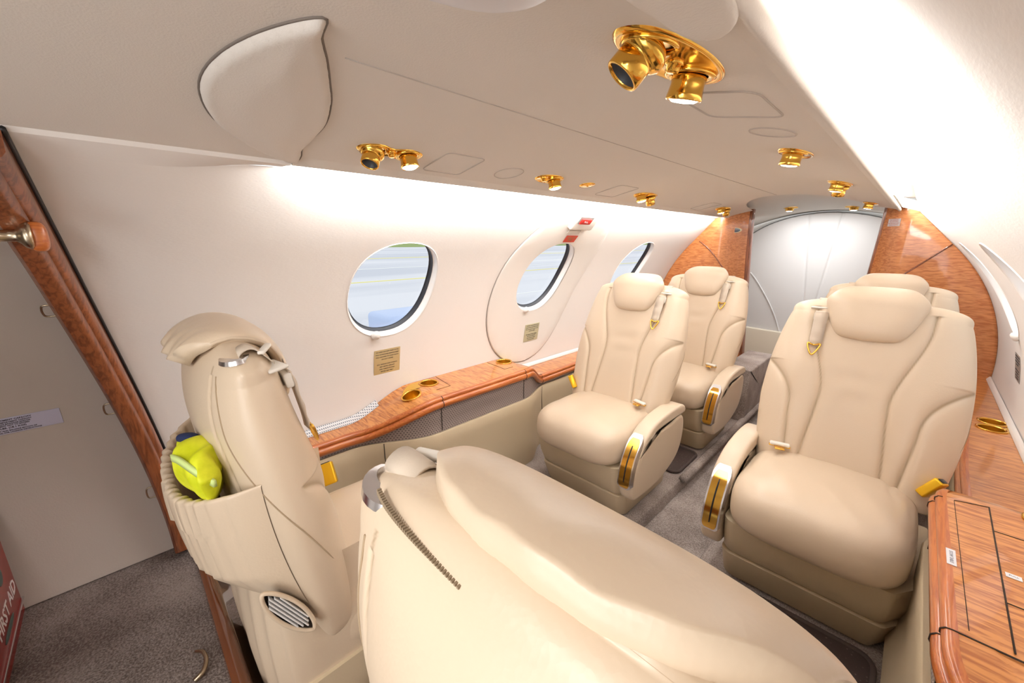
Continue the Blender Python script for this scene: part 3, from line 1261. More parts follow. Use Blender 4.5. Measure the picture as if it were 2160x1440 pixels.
            rings.append(ring)
        bm = bmesh.new()
        add_loft(bm, rings, True, True)
        hr = finish('headrest', bm, LEATHER, root)
    # ---- shoulder strap on the aisle side
    sx = a * (0.158 if rear else 0.117)
    bm = bmesh.new()
    M0 = Matrix.Rotation(0, 3, 'Z')
    R3 = Matrix(((1, 0, 0), (0, ct, -st), (0, st, ct)))
    add_box(bm, B(sx, 0.056, 0.486), (0.036, 0.012, 0.026), R3, 0.004)
    add_box(bm, B(sx + a * 0.008, 0.040, 0.514), (0.050, 0.030, 0.006), Matrix.Rotation(math.radians(10) * a, 3, 'Z') @ R3, 0.0028)
    gd = finish('belt_guide', bm, BONE, root)
    bm = bmesh.new()
    path = [(0.060, 0.502), (0.064, 0.49), (0.066, 0.45), (0.067, 0.415), (0.066, 0.392)]
    pc = catmull([(p, q, 0) for p, q in path], 6)
    hw = 0.0165
    add_loft(bm, [[B(sx - a * 0.004 * i / len(pc) - hw * (1 - 0.25 * (i / len(pc)) ** 3), p.x + 0.001 * math.sin(i), p.y), B(sx - a * 0.004 * i / len(pc) + hw * (1 - 0.25 * (i / len(pc)) ** 3), p.x + 0.001 * math.sin(i), p.y),
                   B(sx + hw * (1 - 0.25 * (i / len(pc)) ** 3), p.x - 0.003, p.y), B(sx - hw * (1 - 0.25 * (i / len(pc)) ** 3), p.x - 0.003, p.y)] for i, p in enumerate(pc)], True, True)
    st_ = finish('shoulder_strap', bm, STRAP, root)
    bm = bmesh.new()
    add_tube(bm, catmull([B(sx - 0.015, 0.068, 0.398), B(sx - 0.012, 0.071, 0.382), B(sx, 0.073, 0.362), B(sx + 0.012, 0.071, 0.382), B(sx + 0.015, 0.068, 0.398), B(sx, 0.070, 0.393)], 6, True), 0.0026, 8, True)
    finish('strap_ring', bm, GOLD, st_)
    # chrome slot on the top of the back behind the guide
    bm = bmesh.new()
    rows = []
    nseg = 24
    cpl = B(sx, 0.0, 0.540)
    ax_, ay_ = V(1, 0, 0), (B(0, 1, 0) - B(0, 0, 0)).normalized()
    nn = V(1, 0, 0).cross(ay_)
    Mp = frame_matrix(cpl, ax_, ay_, nn)
    o1 = [Mp @ V(0.028 * math.cos(t) * (1 if math.sin(t) < 0.4 else 0.85), 0.019 * math.sin(t), 0.003) for t in [2 * PI * i / nseg for i in range(nseg)]]
    o0 = [Mp @ V(0.030 * math.cos(t) * (1 if math.sin(t) < 0.4 else 0.85), 0.021 * math.sin(t), -0.003) for t in [2 * PI * i / nseg for i in range(nseg)]]
    i1 = [Mp @ V(0.022 * math.cos(t), 0.009 * math.sin(t) + 0.002, 0.004) for t in [2 * PI * i / nseg for i in range(nseg)]]
    i0 = [Mp @ V(0.020 * math.cos(t), 0.008 * math.sin(t) + 0.002, -0.012) for t in [2 * PI * i / nseg for i in range(nseg)]]
    add_loft(bm, [o0, o1, i1, i0], True, True)
    finish('strap_slot', bm, CHROME, root, sharp=30)
    bm = bmesh.new()
    pc = catmull([Mp @ V(0, 0.002, -0.006), Mp @ V(0, 0.006, 0.010), Mp @ V(0.0, 0.024, 0.012), B(sx, 0.044, 0.522)], 5)
    add_loft(bm, [[p + V(-0.018, 0, 0), p + V(0.018, 0, 0), p + V(0.018, 0, -0.003), p + V(-0.018, 0, -0.003)] for p in pc], True, True)
    finish('strap_loop', bm, STRAP, st_)
    if rear:
        bm = bmesh.new()
        add_box(bm, pc[-3] + V(-a * 0.004, 0.004, 0.006), (0.052, 0.010, 0.006), Matrix.Rotation(math.radians(-24) * a, 3, 'Z'), 0.002)
        finish('strap_clip', bm, BONE, st_)
    # ---- cushion
    cl, cd, ch = 0.222, 0.205, 0.078

    def cush(p):
        fx, fy, fz = p.x / cl, p.y / cd, p.z / ch
        q = p.copy()
        q.z += 0.012 * (1 - abs(fx) ** 3) * max(0, fz) - 0.010 * (fy < 0) * max(0, fz) * abs(fy)
        q.z += -0.030 * max(0, -fz) * max(0, -fy) * 0 + 0.0
        if fz > 0.3:
            ax = abs(p.x)
            # short seams that split off the corner pads
            yl = -0.10 + (ax - 0.125) * 1.3 if ax > 0.125 else None
            d = 1
            if p.y < -0.05:
                d = abs(ax - 0.128)
            if yl is not None and p.y >= -0.055:
                d = min(d, abs(p.y - (-0.05 + 1.1 * max(0, ax - 0.128))) * 0.75)
            q.z -= 0.005 * math.exp(-(d / 0.0045) ** 2)
            q.z += 0.0013 * math.sin(60 * p.x + 40 * p.y) * (1 if fy > 0 else 0.4)
        if fy > 0.6:
            q.y += 0.012 * (1 - abs(fx) ** 3) * (1 - abs(fz))
        return q
    bm = bmesh.new()
    add_superell(bm, (a * 0.012, 0.140, 0.290), (cl - 0.030, cd, ch), 4.2, 3.7, 150, 60, fn=cush)
    finish('seat_cushion', bm, LEATHER, root)
    # ---- skirt and plinth
    w = -a      # wall side
    bm = bmesh.new()

    def skirt_ring(z, xi, xo, yf, yb, r=0.02):
        # xi aisle, xo wall ; polygon with chamfered wall-front corner
        P_ = [(a * xi, yb), (a * xi, yf - 0.02), (a * (xi - 0.02), yf), (w * (xo - 0.055), yf), (w * xo, yf - 0.085), (w * xo, yb)]
        L = []
        for i, p in enumerate(P_):
            q0, q1 = Vector(P_[i - 1]), Vector(P_[(i + 1) % len(P_)])
            p = Vector(p)
            u0, u1 = (q0 - p).normalized(), (q1 - p).normalized()
            rr = min(0.012, (q0 - p).length * 0.4, (q1 - p).length * 0.4)
            for t in (0, 0.25, 0.5, 0.75, 1):
                A_ = p + u0 * rr
                B_ = p + u1 * rr
                L.append((A_ * (1 - t) ** 2 + p * 2 * t * (1 - t) + B_ * t * t))
        return [V(q.x, q.y, z) for q in L]
    add_loft(bm, [skirt_ring(0.230, 0.205, 0.212, 0.300, -0.06), skirt_ring(0.170, 0.205, 0.212, 0.288, -0.06), skirt_ring(0.119, 0.205, 0.205, 0.270, -0.06), skirt_ring(0.112, 0.200, 0.200, 0.264, -0.055)], True, True)
    finish('skirt', bm, LEATHER_D, root, sharp=50)
    bm = bmesh.new()
    add_loft(bm, [skirt_ring(0.108, 0.206, 0.208, 0.262, -0.10), skirt_ring(0.104, 0.210, 0.212, 0.266, -0.10), skirt_ring(0.012, 0.204, 0.196, 0.236, -0.10), skirt_ring(0.010, 0.202, 0.192, 0.234, -0.10)], True, True)
    finish('plinth', bm, LEATHER_D, root, sharp=50)
    bm = bmesh.new()
    add_loft(bm, [skirt_ring(0.114, 0.188, 0.186, 0.245, -0.04), skirt_ring(0.100, 0.188, 0.186, 0.245, -0.04)], True, True)
    add_loft(bm, [skirt_ring(0.014, 0.185, 0.178, 0.215, -0.09), skirt_ring(0.0, 0.185, 0.178, 0.215, -0.09)], True, True)
    finish('seat_rail', bm, BLACK, root, sharp=50)
    # ---- aisle console with gold bezel
    xa0, xa1 = a * 0.208, a * 0.262
    lo, hi = min(xa0, xa1), max(xa0, xa1)
    cy_off = 0.21 if rear else 0.0
    body = catmull([(-0.085, 0.335, 0), (0.02, 0.335, 0), (0.16, 0.325, 0), (0.245, 0.285, 0), (0.292, 0.21, 0), (0.285, 0.14, 0), (0.235, 0.118, 0), (0.08, 0.118, 0), (-0.06, 0.165, 0), (-0.105, 0.25, 0)], 6, True)
    bm = bmesh.new()
    add_pill(bm, [(p.x, p.y) for p in body], lo, hi, 0.012, lambda p, q, w_: V(w_, p + cy_off, q), 4)
    con = finish('armrest_console', bm, LEATHER, root)
    pad = catmull([(-0.09, 0.345, 0), (-0.095, 0.370, 0), (-0.06, 0.386, 0), (0.04, 0.392, 0), (0.15, 0.380, 0), (0.225, 0.345, 0), (0.262, 0.300, 0), (0.262, 0.284, 0), (0.250, 0.284, 0), (0.210, 0.318, 0), (0.14, 0.342, 0), (0.0, 0.345, 0)], 6, True)
    bm = bmesh.new()
    add_pill(bm, [(p.x, p.y) for p in pad], lo - 0.003, hi + 0.003, 0.010, lambda p, q, w_: V(w_, p + cy_off, q), 4)
    finish('armrest_pad', bm, LEATHER, con)
    # bezel: follows the front of the console
    fp = catmull([(0.222, 0.352, 0), (0.262, 0.312, 0), (0.290, 0.262, 0), (0.302, 0.205, 0), (0.300, 0.180, 0)], 6)
    xm = (lo + hi) / 2

    def strip_out(bm, half, inset0, inset1, path, thick):
        n_ = len(path)
        rings_ = []
        for i, p in enumerate(path):
            t_ = path[min(i + 1, n_ - 1)] - path[max(i - 1, 0)]
            t_.normalize()
            nn_ = V(-t_.y, t_.x, 0) * -1
            if nn_.x < 0:
                nn_ = -nn_
            e = min(1.0, min(i, n_ - 1 - i) / 3.0)
            h_ = half * (0.62 + 0.38 * e ** 0.5)
            o_, q_ = p + nn_ * inset1, p + nn_ * inset0
            rings_.append([V(xm - h_, q_.x + cy_off, q_.y), V(xm - h_ * 0.86, o_.x + cy_off, o_.y), V(xm + h_ * 0.86, o_.x + cy_off, o_.y), V(xm + h_, q_.x + cy_off, q_.y)])
        add_loft(bm, rings_, True, True)
    bm = bmesh.new()
    strip_out(bm, 0.028, -0.010, 0.006, fp, 0)
    bez = finish('control_bezel', bm, CHROME, con, sharp=30)
    bm = bmesh.new()
    strip_out(bm, 0.0225, -0.006, 0.0085, fp[2:-2], 0)
    finish('control_plate', bm, GOLD, bez, sharp=30)
    bm = bmesh.new()
    strip_out(bm, 0.0025, 0.004, 0.0095, fp[5:-6], 0)
    finish('control_slot', bm, BLACK, bez)
    # ---- lap belt
    bm = bmesh.new()
    cM = Matrix.Rotation(math.radians(14) * a, 3, 'Z')
    add_box(bm, V(a * 0.140, 0.045, 0.392), (0.052, 0.016, 0.010), cM, 0.004, 3)
    bk = finish('lap_buckle', bm, BONE, root)
    bm = bmesh.new()
    add_box(bm, V(a * 0.136, 0.062, 0.386), (0.026, 0.018, 0.005), cM, 0.002)
    add_box(bm, V(a * 0.140, 0.045, 0.3865), (0.056, 0.012, 0.005), cM, 0.002)
    finish('buckle_tongue', bm, GOLD, bk)
    bm = bmesh.new()
    RW = Matrix.Rotation(math.radians(-30) * a, 3, 'Y') @ Matrix.Rotation(math.radians(30) * -a, 3, 'Z')
    add_box(bm, V(w * 0.190, 0.142 if rear else 0.035, 0.392 if rear else 0.392), (0.022, 0.034, 0.058), RW, 0.004, 3)
    wb = finish('wall_side_buckle', bm, YGOLD, root)
    bm = bmesh.new()
    add_box(bm, V(w * 0.190, 0.142 if rear else 0.035, 0.392 if rear else 0.392) + RW @ V(0, 0, 0.029), (0.013, 0.022, 0.004), RW, 0.001)
    finish('buckle_mouth', bm, BLACK, wb)
    if not rear:
        return root
    if pocket:
        make_pocket(root, B, W, DR)
    # lower rear skirt
    bm = bmesh.new()
    rows = []
    for j in range(30):
        f = j / 29
        zz = 0.47 - 0.40 * f
        ring = []
        for i in range(61):
            t = PI * i / 60
            c_, s_ = math.cos(t), math.sin(t)
            wx = 0.205 - 0.012 * f
            dd = 0.075 + 0.012 * math.sin(f * PI)
            fold = 0.004 * math.sin(i * 0.9 + f * 3) * math.sin(f * PI)
            y0_ = -0.03 + 0.01 * f
            ring.append(V(wx * sup(c_, 3.4), y0_ - (dd + fold) * sup(max(s_, 0), 3.2), zz))
        ring = [V(ring[0].x, 0.13, zz), V(ring[0].x, 0.05, zz)] + ring + [V(ring[-1].x, 0.05, zz), V(ring[-1].x, 0.13, zz)]
        rows.append(ring)
    add_loft(bm, rows, False, False)
    finish('rear_skirt', bm, LEATHER, root)
    return root


def make_pocket(root, B, W, DR):
    # ---- rear: gathered magazine pocket high up
    bm = bmesh.new()
    NX, NV = 70, 40
    s0, s1 = 0.115, 0.355

    def pk(u, v, add=0.0):
        s = s0 + (s1 - s0) * v
        sag = 0.03 * (1 - u * u) * v ** 3
        s -= sag
        xx = 0.212 * u
        w_, dr = W(s), DR(s)
        q = min(0.999, abs(xx) / max(w_, 0.01))
        surf = dr * (1 - q ** 2.2) ** (1 / 2.0)
        bulge = 0.070 * (1 - abs(u) ** 3.5) ** 0.7 * min(1, v / 0.35) ** 0.7 * (1 - 0.15 * v)
        wr = (0.0042 * math.sin(u * 62 + 2 * v) + 0.002 * math.sin(u * 131 + 1)) * (0.35 + 0.65 * abs(math.sin(v * PI * 0.9))) * (1 - abs(u) ** 6)
        wr *= 0.6 + 0.8 * (v > 0.7)
        return B(xx, -(surf + 0.002 + bulge + wr * min(1, v * 3)) + add, s)
    rows = [[pk(-1 + 2 * i / NX, j / NV) for i in range(NX + 1)] for j in range(NV + 1)]
    for kk in range(1, 8):
        rows.append([pk(-1 + 2 * i / NX, 1.0, 0) + (B(0, 0.012 * (1 - math.cos(kk / 7 * PI)) / 2, 0.006 * math.sin(kk / 7 * PI)) - B(0, 0, 0)) for i in range(NX + 1)])
    rows += [[pk(-1 + 2 * i / NX, v_) + (B(0, 0.012, 0) - B(0, 0, 0)) for i in range(NX + 1)] for v_ in (0.85, 0.7, 0.5, 0.3)]
    add_loft(bm, rows, False, False)
    pkt = finish('rear_pocket', bm, LEATHER, root)
    return pkt


# left pair that faces the camera, right pair, and the two near ones seen from behind
seatA = seat('left reclining cream seat facing the camera, under the exit hatch window', -0.308, 1.425, PI, -1)
seatB = seat('rear left cream seat facing the camera, against the wooden bulkhead', -0.290, 2.135, PI, -1)
seatC = seat('large right cream seat facing the camera beside the wooden table top', 0.441, 1.425, PI, 1)
seatD = seat('rear right cream seat, mostly hidden behind the large right seat', 0.441, 2.150, PI, 1)
seatE = seat('near left cream seat seen from behind with a yellow vest in its rear pocket', -0.330, 0.182, 0, 1, pocket=True, rear=True, rec=math.radians(-12))
seatF = seat('nearest cream seat seen from behind and above, at the bottom of the view', 0.436, 0.190, 0, -1, rear=True, rec=math.radians(-12), hx=-0.033, drape=0.60, thick=1.0)

# ------------------------------------------------------------------ bulkhead trim next to the baggage space


def trim_y(th):
    z = ZC + R * math.sin(th)
    return 0.040 - 0.115 * sm((z - 0.15) / 1.15) - 0.015 * (z > 1.0) * (z - 1.0)


tr = thing('bulkhead_trim', 'curved glossy wooden trim following the wall beside the baggage space, far left', 'wooden trim', (-0.80, 0.0, 0.18))
inv = Matrix.Translation((0.80, 0.0, -0.18))
bm = bmesh.new()
rings = []
th0, th1 = th_of_z(0.182), math.radians(62)
for i in range(70):
    th = th0 + (th1 - th0) * i / 69
    y = trim_y(th)
    sec = [(0.838, -0.002), (0.832, 0.0), (0.800, 0.0), (0.792, -0.004), (0.788, -0.012), (0.778, -0.014), (0.772, -0.022), (0.772, -0.040), (0.778, -0.046), (0.838, -0.046)]
    rings.append([inv @ hull(-1, y + b, th, a) for a, b in sec])
add_loft(bm, rings, True, True)
finish('trim_rail', bm, WOODT, tr, sharp=45)
bm = bmesh.new()
add_tube(bm, [inv @ hull(-1, trim_y(th0 + (th1 - th0) * i / 50) + 0.001, th0 + (th1 - th0) * i / 50, 0.837) for i in range(51)], 0.004, 6)
finish('trim_gasket', bm, BLACK, tr)
for z in (1.168, 0.906, 0.640, 0.372):
    th = th_of_z(z)
    y = trim_y(th) - 0.046
    bm = bmesh.new()
    up = (hull(-1, 0, th + 0.02, 0.785) - hull(-1, 0, th - 0.02, 0.785)).normalized()
    c = inv @ hull(-1, y, th, 0.785)
    L = catmull([c - up * 0.014 + V(0, 0.004, 0), c - up * 0.014 + V(0, -0.010, 0), c - up * 0.007 + V(0, -0.014, 0), c + up * 0.007 + V(0, -0.014, 0), c + up * 0.014 + V(0, -0.010, 0), c + up * 0.014 + V(0, 0.004, 0)], 5)
    add_tube(bm, L, 0.0017, 8)
    finish('tie_ring', bm, NICKEL, tr)
bm = bmesh.new()
cm = inv @ V(-0.478, -0.072, 1.008)
add_superell(bm, cm, (0.016, 0.012, 0.023), 3, 3, 28, 16)
mt = finish('rod_socket', bm, WOODM, tr)

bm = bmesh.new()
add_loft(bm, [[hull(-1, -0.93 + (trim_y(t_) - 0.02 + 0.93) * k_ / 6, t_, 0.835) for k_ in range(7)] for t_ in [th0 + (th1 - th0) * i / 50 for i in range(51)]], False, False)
struct(finish('wall_baggage_shade', bm, BAGSHADE))  # sheet over the side wall that carries the painted shade

rod = thing('hanging_rod', 'brass coloured clothes rod running forward from the wooden trim, far left edge', 'hanging rod', (-0.474, -0.080, 1.009))
Mr = Matrix.Rotation(math.radians(90), 4, 'X')
bm = bmesh.new()
add_disc_lathe(bm, [(0.0001, -0.004), (0.019, -0.004), (0.021, 0.0), (0.018, 0.006), (0.012, 0.010), (0.0085, 0.014), (0.0085, 0.030), (0.010, 0.031), (0.010, 0.036), (0.0065, 0.037)], Mr, 28)
finish('rod_flange', bm, NICKEL, rod)
bm = bmesh.new()
add_disc_lathe(bm, [(0.0062, 0.02), (0.0062, 0.78)], Mr, 20, caps=True)
finish('rod_bar', bm, NICKEL, rod)

# baggage space end wall (closed to the left, the doorway stays open on the right)
bm = bmesh.new()
pts = [(-0.80, 0.18)] + [(-R * math.cos(t), ZC + R * math.sin(t)) for t in [th_of_z(0.18) + (math.radians(61) - th_of_z(0.18)) * i / 12 for i in range(13)]] + [(0.0, 1.21), (0.0, 0.18)]
for y in (-0.93, -0.95):
    bm.faces.new([bm.verts.new((a, y, b)) for a, b in pts])
add_box(bm, (0.0, -0.94, 0.695), (0.01, 0.02, 1.03))
struct(finish('wall_front', bm, FABRIC, smooth=False))

bm = bmesh.new()
add_box(bm, (-0.34, -0.655, 0.69), (0.016, 0.57, 1.02), None, 0.004)
struct(finish('wall_shade_divider', bm, FABRIC, sharp=40))  # unseen divider added to keep light off the baggage wall

# capacity placard on the baggage wall
fm = hull_frame(-1, -0.205, th_of_z(0.620), R - 0.0072)
pl_ = thing('capacity_placard', 'pale lavender compartment capacity placard on the baggage wall', 'placard', fm.translation)
LM = Matrix.Translation(-fm.translation) @ fm
bm = bmesh.new()
add_box(bm, (0, 0, 0), (0.140, 0.040, 0.0012), None, 0.0004, 1)
bm.transform(LM)
finish('placard_plate', bm, LAVENDER, pl_, smooth=False)
for t, sz, oy in (('COMPARTMENT CAPACITY', 0.0052, 0.0150), ('TOTAL COMPARTMENT CAPACITY', 0.0040, 0.0098), ('INCLUDING BAGGAGE AND/OR', 0.0040, 0.0054), ('EQUIPMENT NOT TO EXCEED', 0.0040, 0.0010), ('40 LBS. (18.1 KGS)', 0.0056, -0.0046), ('SEE WEIGHT AND BALANCE SECTION OF', 0.0038, -0.0112), ('FLIGHT MANUAL FOR LOADING INSTRUCTIONS', 0.0038, -0.0158)):
    text_mesh('lettering', t, sz, LM @ Matrix.Translation((-0.004, oy, 0.0009)), INK, pl_, bold=0.00008)

# first aid case
fa = thing('first_aid_kit', 'red first aid case on the baggage carpet at the lower left corner', 'first aid kit', (-0.640, -0.345, 0.1815))
bm = bmesh.new()
add_box(bm, (0, 0, 0.135), (0.32, 0.15, 0.266), None, 0.006, 3)
finish('case_body', bm, REDBOX, fa, sharp=40)
bm = bmesh.new()
add_box(bm, (0, 0.0765, 0.034), (0.322, 0.004, 0.005), None, 0.001)
finish('case_latch_strip', bm, CHROME, fa, smooth=False)
MF = frame_matrix(V(-0.055, 0.0752, 0.085), V(-1, 0, 0), V(0, 0, 1), V(0, 1, 0))
text_mesh('lettering', 'FIRST AID', 0.042, MF, PAPER, fa, bold=0.0006)
bm = bmesh.new()
add_superell(bm, (-0.03, 0.0752, 0.055), (0.05, 0.001, 0.008), 2.2, 2.2, 28, 8)
finish('green_mark', bm, GREEN, fa)
bm = bmesh.new()
add_box(bm, (-0.140, 0.0756, 0.222), (0.026, 0.0008, 0.036))
finish('case_sticker', bm, LAVENDER, fa, smooth=False)
bm = bmesh.new()
add_superell(bm, (-0.075, 0.0752, 0.150), (0.020, 0.001, 0.020), 2.2, 2.2, 28, 8)
finish('green_mark', bm, GREEN, fa)

# small clear hook left on the baggage carpet near the riser
bm = bmesh.new()
add_tube(bm, catmull([(-0.330, -0.02, 0.186), (-0.335, -0.005, 0.192), (-0.355, 0.003, 0.196), (-0.385, 0.0, 0.190), (-0.40, -0.01, 0.186)], 6), [0.005 - 0.00008 * i for i in range(25)], 8)
o = finish('cargo_loop', bm, NICKEL)
tag(o, 'small bent metal loop lying on the baggage carpet near the wooden riser', 'metal loop')

# ------------------------------------------------------------------ things in the near left seat's pockets
vest = thing('yellow_vest', 'crumpled high visibility yellow vest stuffed in the rear pocket of the near left seat', 'vest', (-0.30, 0.06, 0.62))
bm = bmesh.new()


def crumple(p):
    n = Vector((math.sin(p.x * 60 + p.z * 34), math.sin(p.y * 70 + p.x * 45 + 1), math.sin(p.z * 62 + p.y * 40 + 2)))
    m_ = Vector((math.sin(p.z * 120 + 1), math.sin(p.x * 130), math.sin(p.x * 110 + p.z * 90)))
    return p + n * 0.006 + m_ * 0.0025


add_superell(bm, (0.070, -0.010, 0.040), (0.080, 0.026, 0.046), 2.2, 2.0, 90, 60, fn=crumple)
vb = finish('vest_cloth', bm, HIVIS, vest)
bm = bmesh.new()
pc = catmull([(0.03, -0.036, 0.050), (0.06, -0.042, 0.062), (0.09, -0.036, 0.066), (0.125, -0.022, 0.056), (0.145, -0.006, 0.040)], 8)
add_loft(bm, [[p + V(0, -0.002, 0.005), p + V(0, -0.002, -0.005), p + V(0, 0.003, -0.005), p + V(0, 0.003, 0.005)] for p in pc], True, True)
finish('reflective_band', bm, HIVIS2, vest)
bm = bmesh.new()
add_superell(bm, (0.020, -0.020, 0.066), (0.018, 0.010, 0.010), 2.3, 2.3, 24, 14, fn=crumple)
finish('navy_collar', bm, NAVY, vest)

lp = thing('magazine_pocket', None, None)
bpy.data.objects.remove(lp)
P1, P2 = V(-0.122, 0.083, 0.468), V(-0.113, 0.140, 0.366)
ax = (P2 - P1).normalized()
out = V(0.75, -0.35, 0.45)
out = (out - ax * out.dot(ax)).normalized()
wd = ax.cross(out)
c0 = (P1 + P2) / 2
inv = Matrix.Rotation(0, 4, 'X')
bm = bmesh.new()
Lr = []
for k_ in range(40):
    t = 2 * PI * k_ / 40
    Lr.append(c0 + ax * (0.062 * math.cos(t)) + wd * (0.017 * math.sin(t) * abs(math.sin(t)) ** 0.3) + out * 0.004)
add_tube(bm, Lr, 0.0034, 8, True)
bm.transform(Matrix.Translation(-Vector(seatE.location)))
finish('literature_pocket_rim', bm, LEATHER, seatE)
bm = bmesh.new()
rr = [[c0 + (p - c0) * f + out * g for p in Lr] for f, g in ((1.0, 0.0), (0.9, -0.010), (0.5, -0.014), (0.05, -0.014))]
add_loft(bm, rr, True, False)
bm.transform(Matrix.Translation(-Vector(seatE.location)))
finish('literature_pocket_lining', bm, GAP, seatE)
for k_ in range(5):
    off = (k_ - 2) * 0.0048
    bm = bmesh.new()
    f = 1 - abs(k_ - 2) * 0.14
    c_ = c0 + wd * off + out * 0.001
    Mg = frame_matrix(c_, ax, wd, out)
    g = add_box(bm, (0, 0, 0), (0.096 * f, 0.0022, 0.010), None, 0.0008, 1)
    bm.transform(Mg)
    o = finish('folded_card', bm, PAPER, smooth=False)
    tag(o, 'white folded leaflet filed in the low side pocket of the near left seat', 'leaflet', 'leaflets in the seat pocket')

# zip along the rear top seam of the nearest seat
tF = TILT - math.radians(12)


def BF(xx, d, s):
    ct, st = math.cos(tF), math.sin(tF)
    return V(xx, d * ct - s * st, 0.30 + s * ct + d * st)


bm = bmesh.new()
for i in range(40):
    xx = -0.150 + 0.095 * i / 39
    e_ = 1 - (abs(xx) / 0.168) ** 4
    p = BF(xx, -0.019 * e_ ** 0.5 - 0.0022, 0.5480)
    w_ = max(0.0008, 0.0030 * (1 - i / 38))
    add_box(bm, p, (0.0015, 0.0028, w_ * 1.6), None)
o = finish('zip', bm, ZIP, seatF, smooth=False)

# ------------------------------------------------------------------ emergency exit hatch
HY, HS, HA, HB = 1.435, R * math.radians(28.5), 0.300, 0.415
hatch = thing('exit_hatch', 'white oval emergency exit hatch around the middle window of the left wall', 'emergency exit hatch', hull(-1, HY, HS / R))
LI = Matrix.Translation(-hatch.location)


def hp_(y, s, off):
    return LI @ hull(-1, y, s / R, R - off)


ho = [(p[0] + 0.10 * (p[1] - HS) * (p[0] > HY), p[1]) for p in oval(HY, HS, HA, HB, 80, 2.35)]
hw = oval(WIN_Y[1], R * TH_W, WA, WB)
bm = bmesh.new()
cdt_surface(bm, ho, [hw], (0.05, 0.035), lambda y, s: hp_(y, s, 0.006))
N2 = poly_normals(ho)
add_loft(bm, [[hp_(p[0] + N2[i].x * e, p[1] + N2[i].y * e, d_) for i, p in enumerate(ho)] for e, d_ in ((0, 0.006), (0.003, 0.005), (0.0045, 0.002), (0.0045, -0.002))], True, False)
bmesh.ops.remove_doubles(bm, verts=bm.verts[:], dist=1e-5)
finish('hatch_panel', bm, HATCH, hatch)
bm = bmesh.new()
add_tube(bm, [hp_(p[0] + N2[i].x * 0.0065, p[1] + N2[i].y * 0.0065, 0.0004) for i, p in enumerate(ho)], 0.0022, 6, True)
finish('hatch_gap', bm, mat('hatch_gap', (150, 142, 136), 0.9), hatch)
# latch housing at its top
bm = bmesh.new()
fh = LI @ hull_frame(-1, 1.440, th_s(1.098), R - 0.004)
add_box(bm, (0, 0, 0.006), (0.155, 0.100, 0.030), None, 0.010, 4)
bm.transform(fh)
hs = finish('handle_housing', bm, HATCH, hatch, sharp=60)
bm = bmesh.new()
add_box(bm, (-0.015, 0.004, 0.0213), (0.090, 0.034, 0.001), None)
bm.transform(fh)
finish('handle_recess', bm, mat('recess_grey', (150, 146, 142), 0.5), hs, smooth=False)
bm = bmesh.new()
add_box(bm, (-0.014, 0.0, 0.0235), (0.070, 0.024, 0.006), None, 0.002)
bm.transform(fh)
hh_ = finish('red_pull_handle', bm, RED, hs, sharp=40)
text_mesh('lettering', 'PULL', 0.012, fh @ Matrix.Translation((-0.014, 0.0, 0.0266)), PAPER, hh_)
bm = bmesh.new()
fh2 = LI @ hull_frame(-1, 1.430, th_s(1.046), R - 0.008)
add_box(bm, (0, 0, 0.0), (0.085, 0.020, 0.003), None, 0.001)
bm.transform(fh2)
finish('lock_pin_cover', bm, mat('clear_grey', (204, 198, 192), 0.2), hs, smooth=False)


def placard(name, label, sgn, y, z, w, h, m, lines, ink, sz, off=0.0015, cat='placard', tilt=0.0, grp=None):
    fm = hull_frame(sgn, y, th_s(z), R - off, tilt)
    root = thing(name, label, cat, fm.translation, group=grp)
    L_ = Matrix.Translation(-fm.translation) @ fm
    bm = bmesh.new()
    add_box(bm, (0, 0, 0), (w, h, 0.0012), None)
    bm.transform(L_)
    finish('placard_plate', bm, m, root, smooth=False)
    n_ = len(lines)
    for i, t in enumerate(lines):
        if t:
            text_mesh('lettering', t, sz, L_ @ Matrix.Translation((0, h * 0.5 - h * (i + 0.9) / (n_ + 0.8), 0.0009)), ink, root)
    return root


T_ = ['TO OPEN OXYGEN MASK DOOR', 'PULL DOWN AND REMOVE MASK', 'PULL LANYARD TO START FLOW', 'DO NOT SMOKE', '', 'FOR TAKEOFF AND LANDING', 'SEAT BACKS UPRIGHT', 'AND TABLES STOWED', 'FASTEN SEAT BELT']
placard('window_placard', 'gold placard with fine black print below the large round left window', -1, 0.672, 0.572, 0.104, 0.098, PLACARD, T_, INK, 0.0060)
placard('window_placard', 'gold green placard with fine black print on the exit hatch below its window', -1, 1.462, 0.557, 0.104, 0.092, mat('olive_placard', (196, 190, 158), 0.45, metal=0.2), T_, INK, 0.0060, off=0.0085)
placard('exit_placard', 'red exit placard under the handle housing of the hatch', -1, 1.440, 1.018, 0.078, 0.036, REDPL, ['PULL TO', 'EXIT'], mat('olive_ink', (130, 140, 100), 0.6), 0.014, off=0.0085)
placard('window_placard', 'narrow grey placard on the right wall below its rear window', 1, 2.26, 0.560, 0.104, 0.098, mat('grey_placard', (150, 148, 142), 0.4, metal=0.3), T_, INK, 0.0060)
placard('window_placard', 'narrow grey placard on the left wall beside the rear window', -1, 2.235, 0.572, 0.104, 0.098, mat('grey_placard_dark', (150, 148, 142), 0.4, metal=0.3), T_, INK, 0.0060)

# ------------------------------------------------------------------ gold reading lights and air nozzles


def ceil_frame(x, y):
    n = Vector((-0.66 * x, 0, -1)).normalized()
    yv = Vector((0, 1, 0))
    xv = yv.cross(n)
    return frame_matrix(V(x, y, cz(x)), xv, yv, n)


def puck(bm, M, prof, n=32):
    add_disc_lathe(bm, prof, M, n)


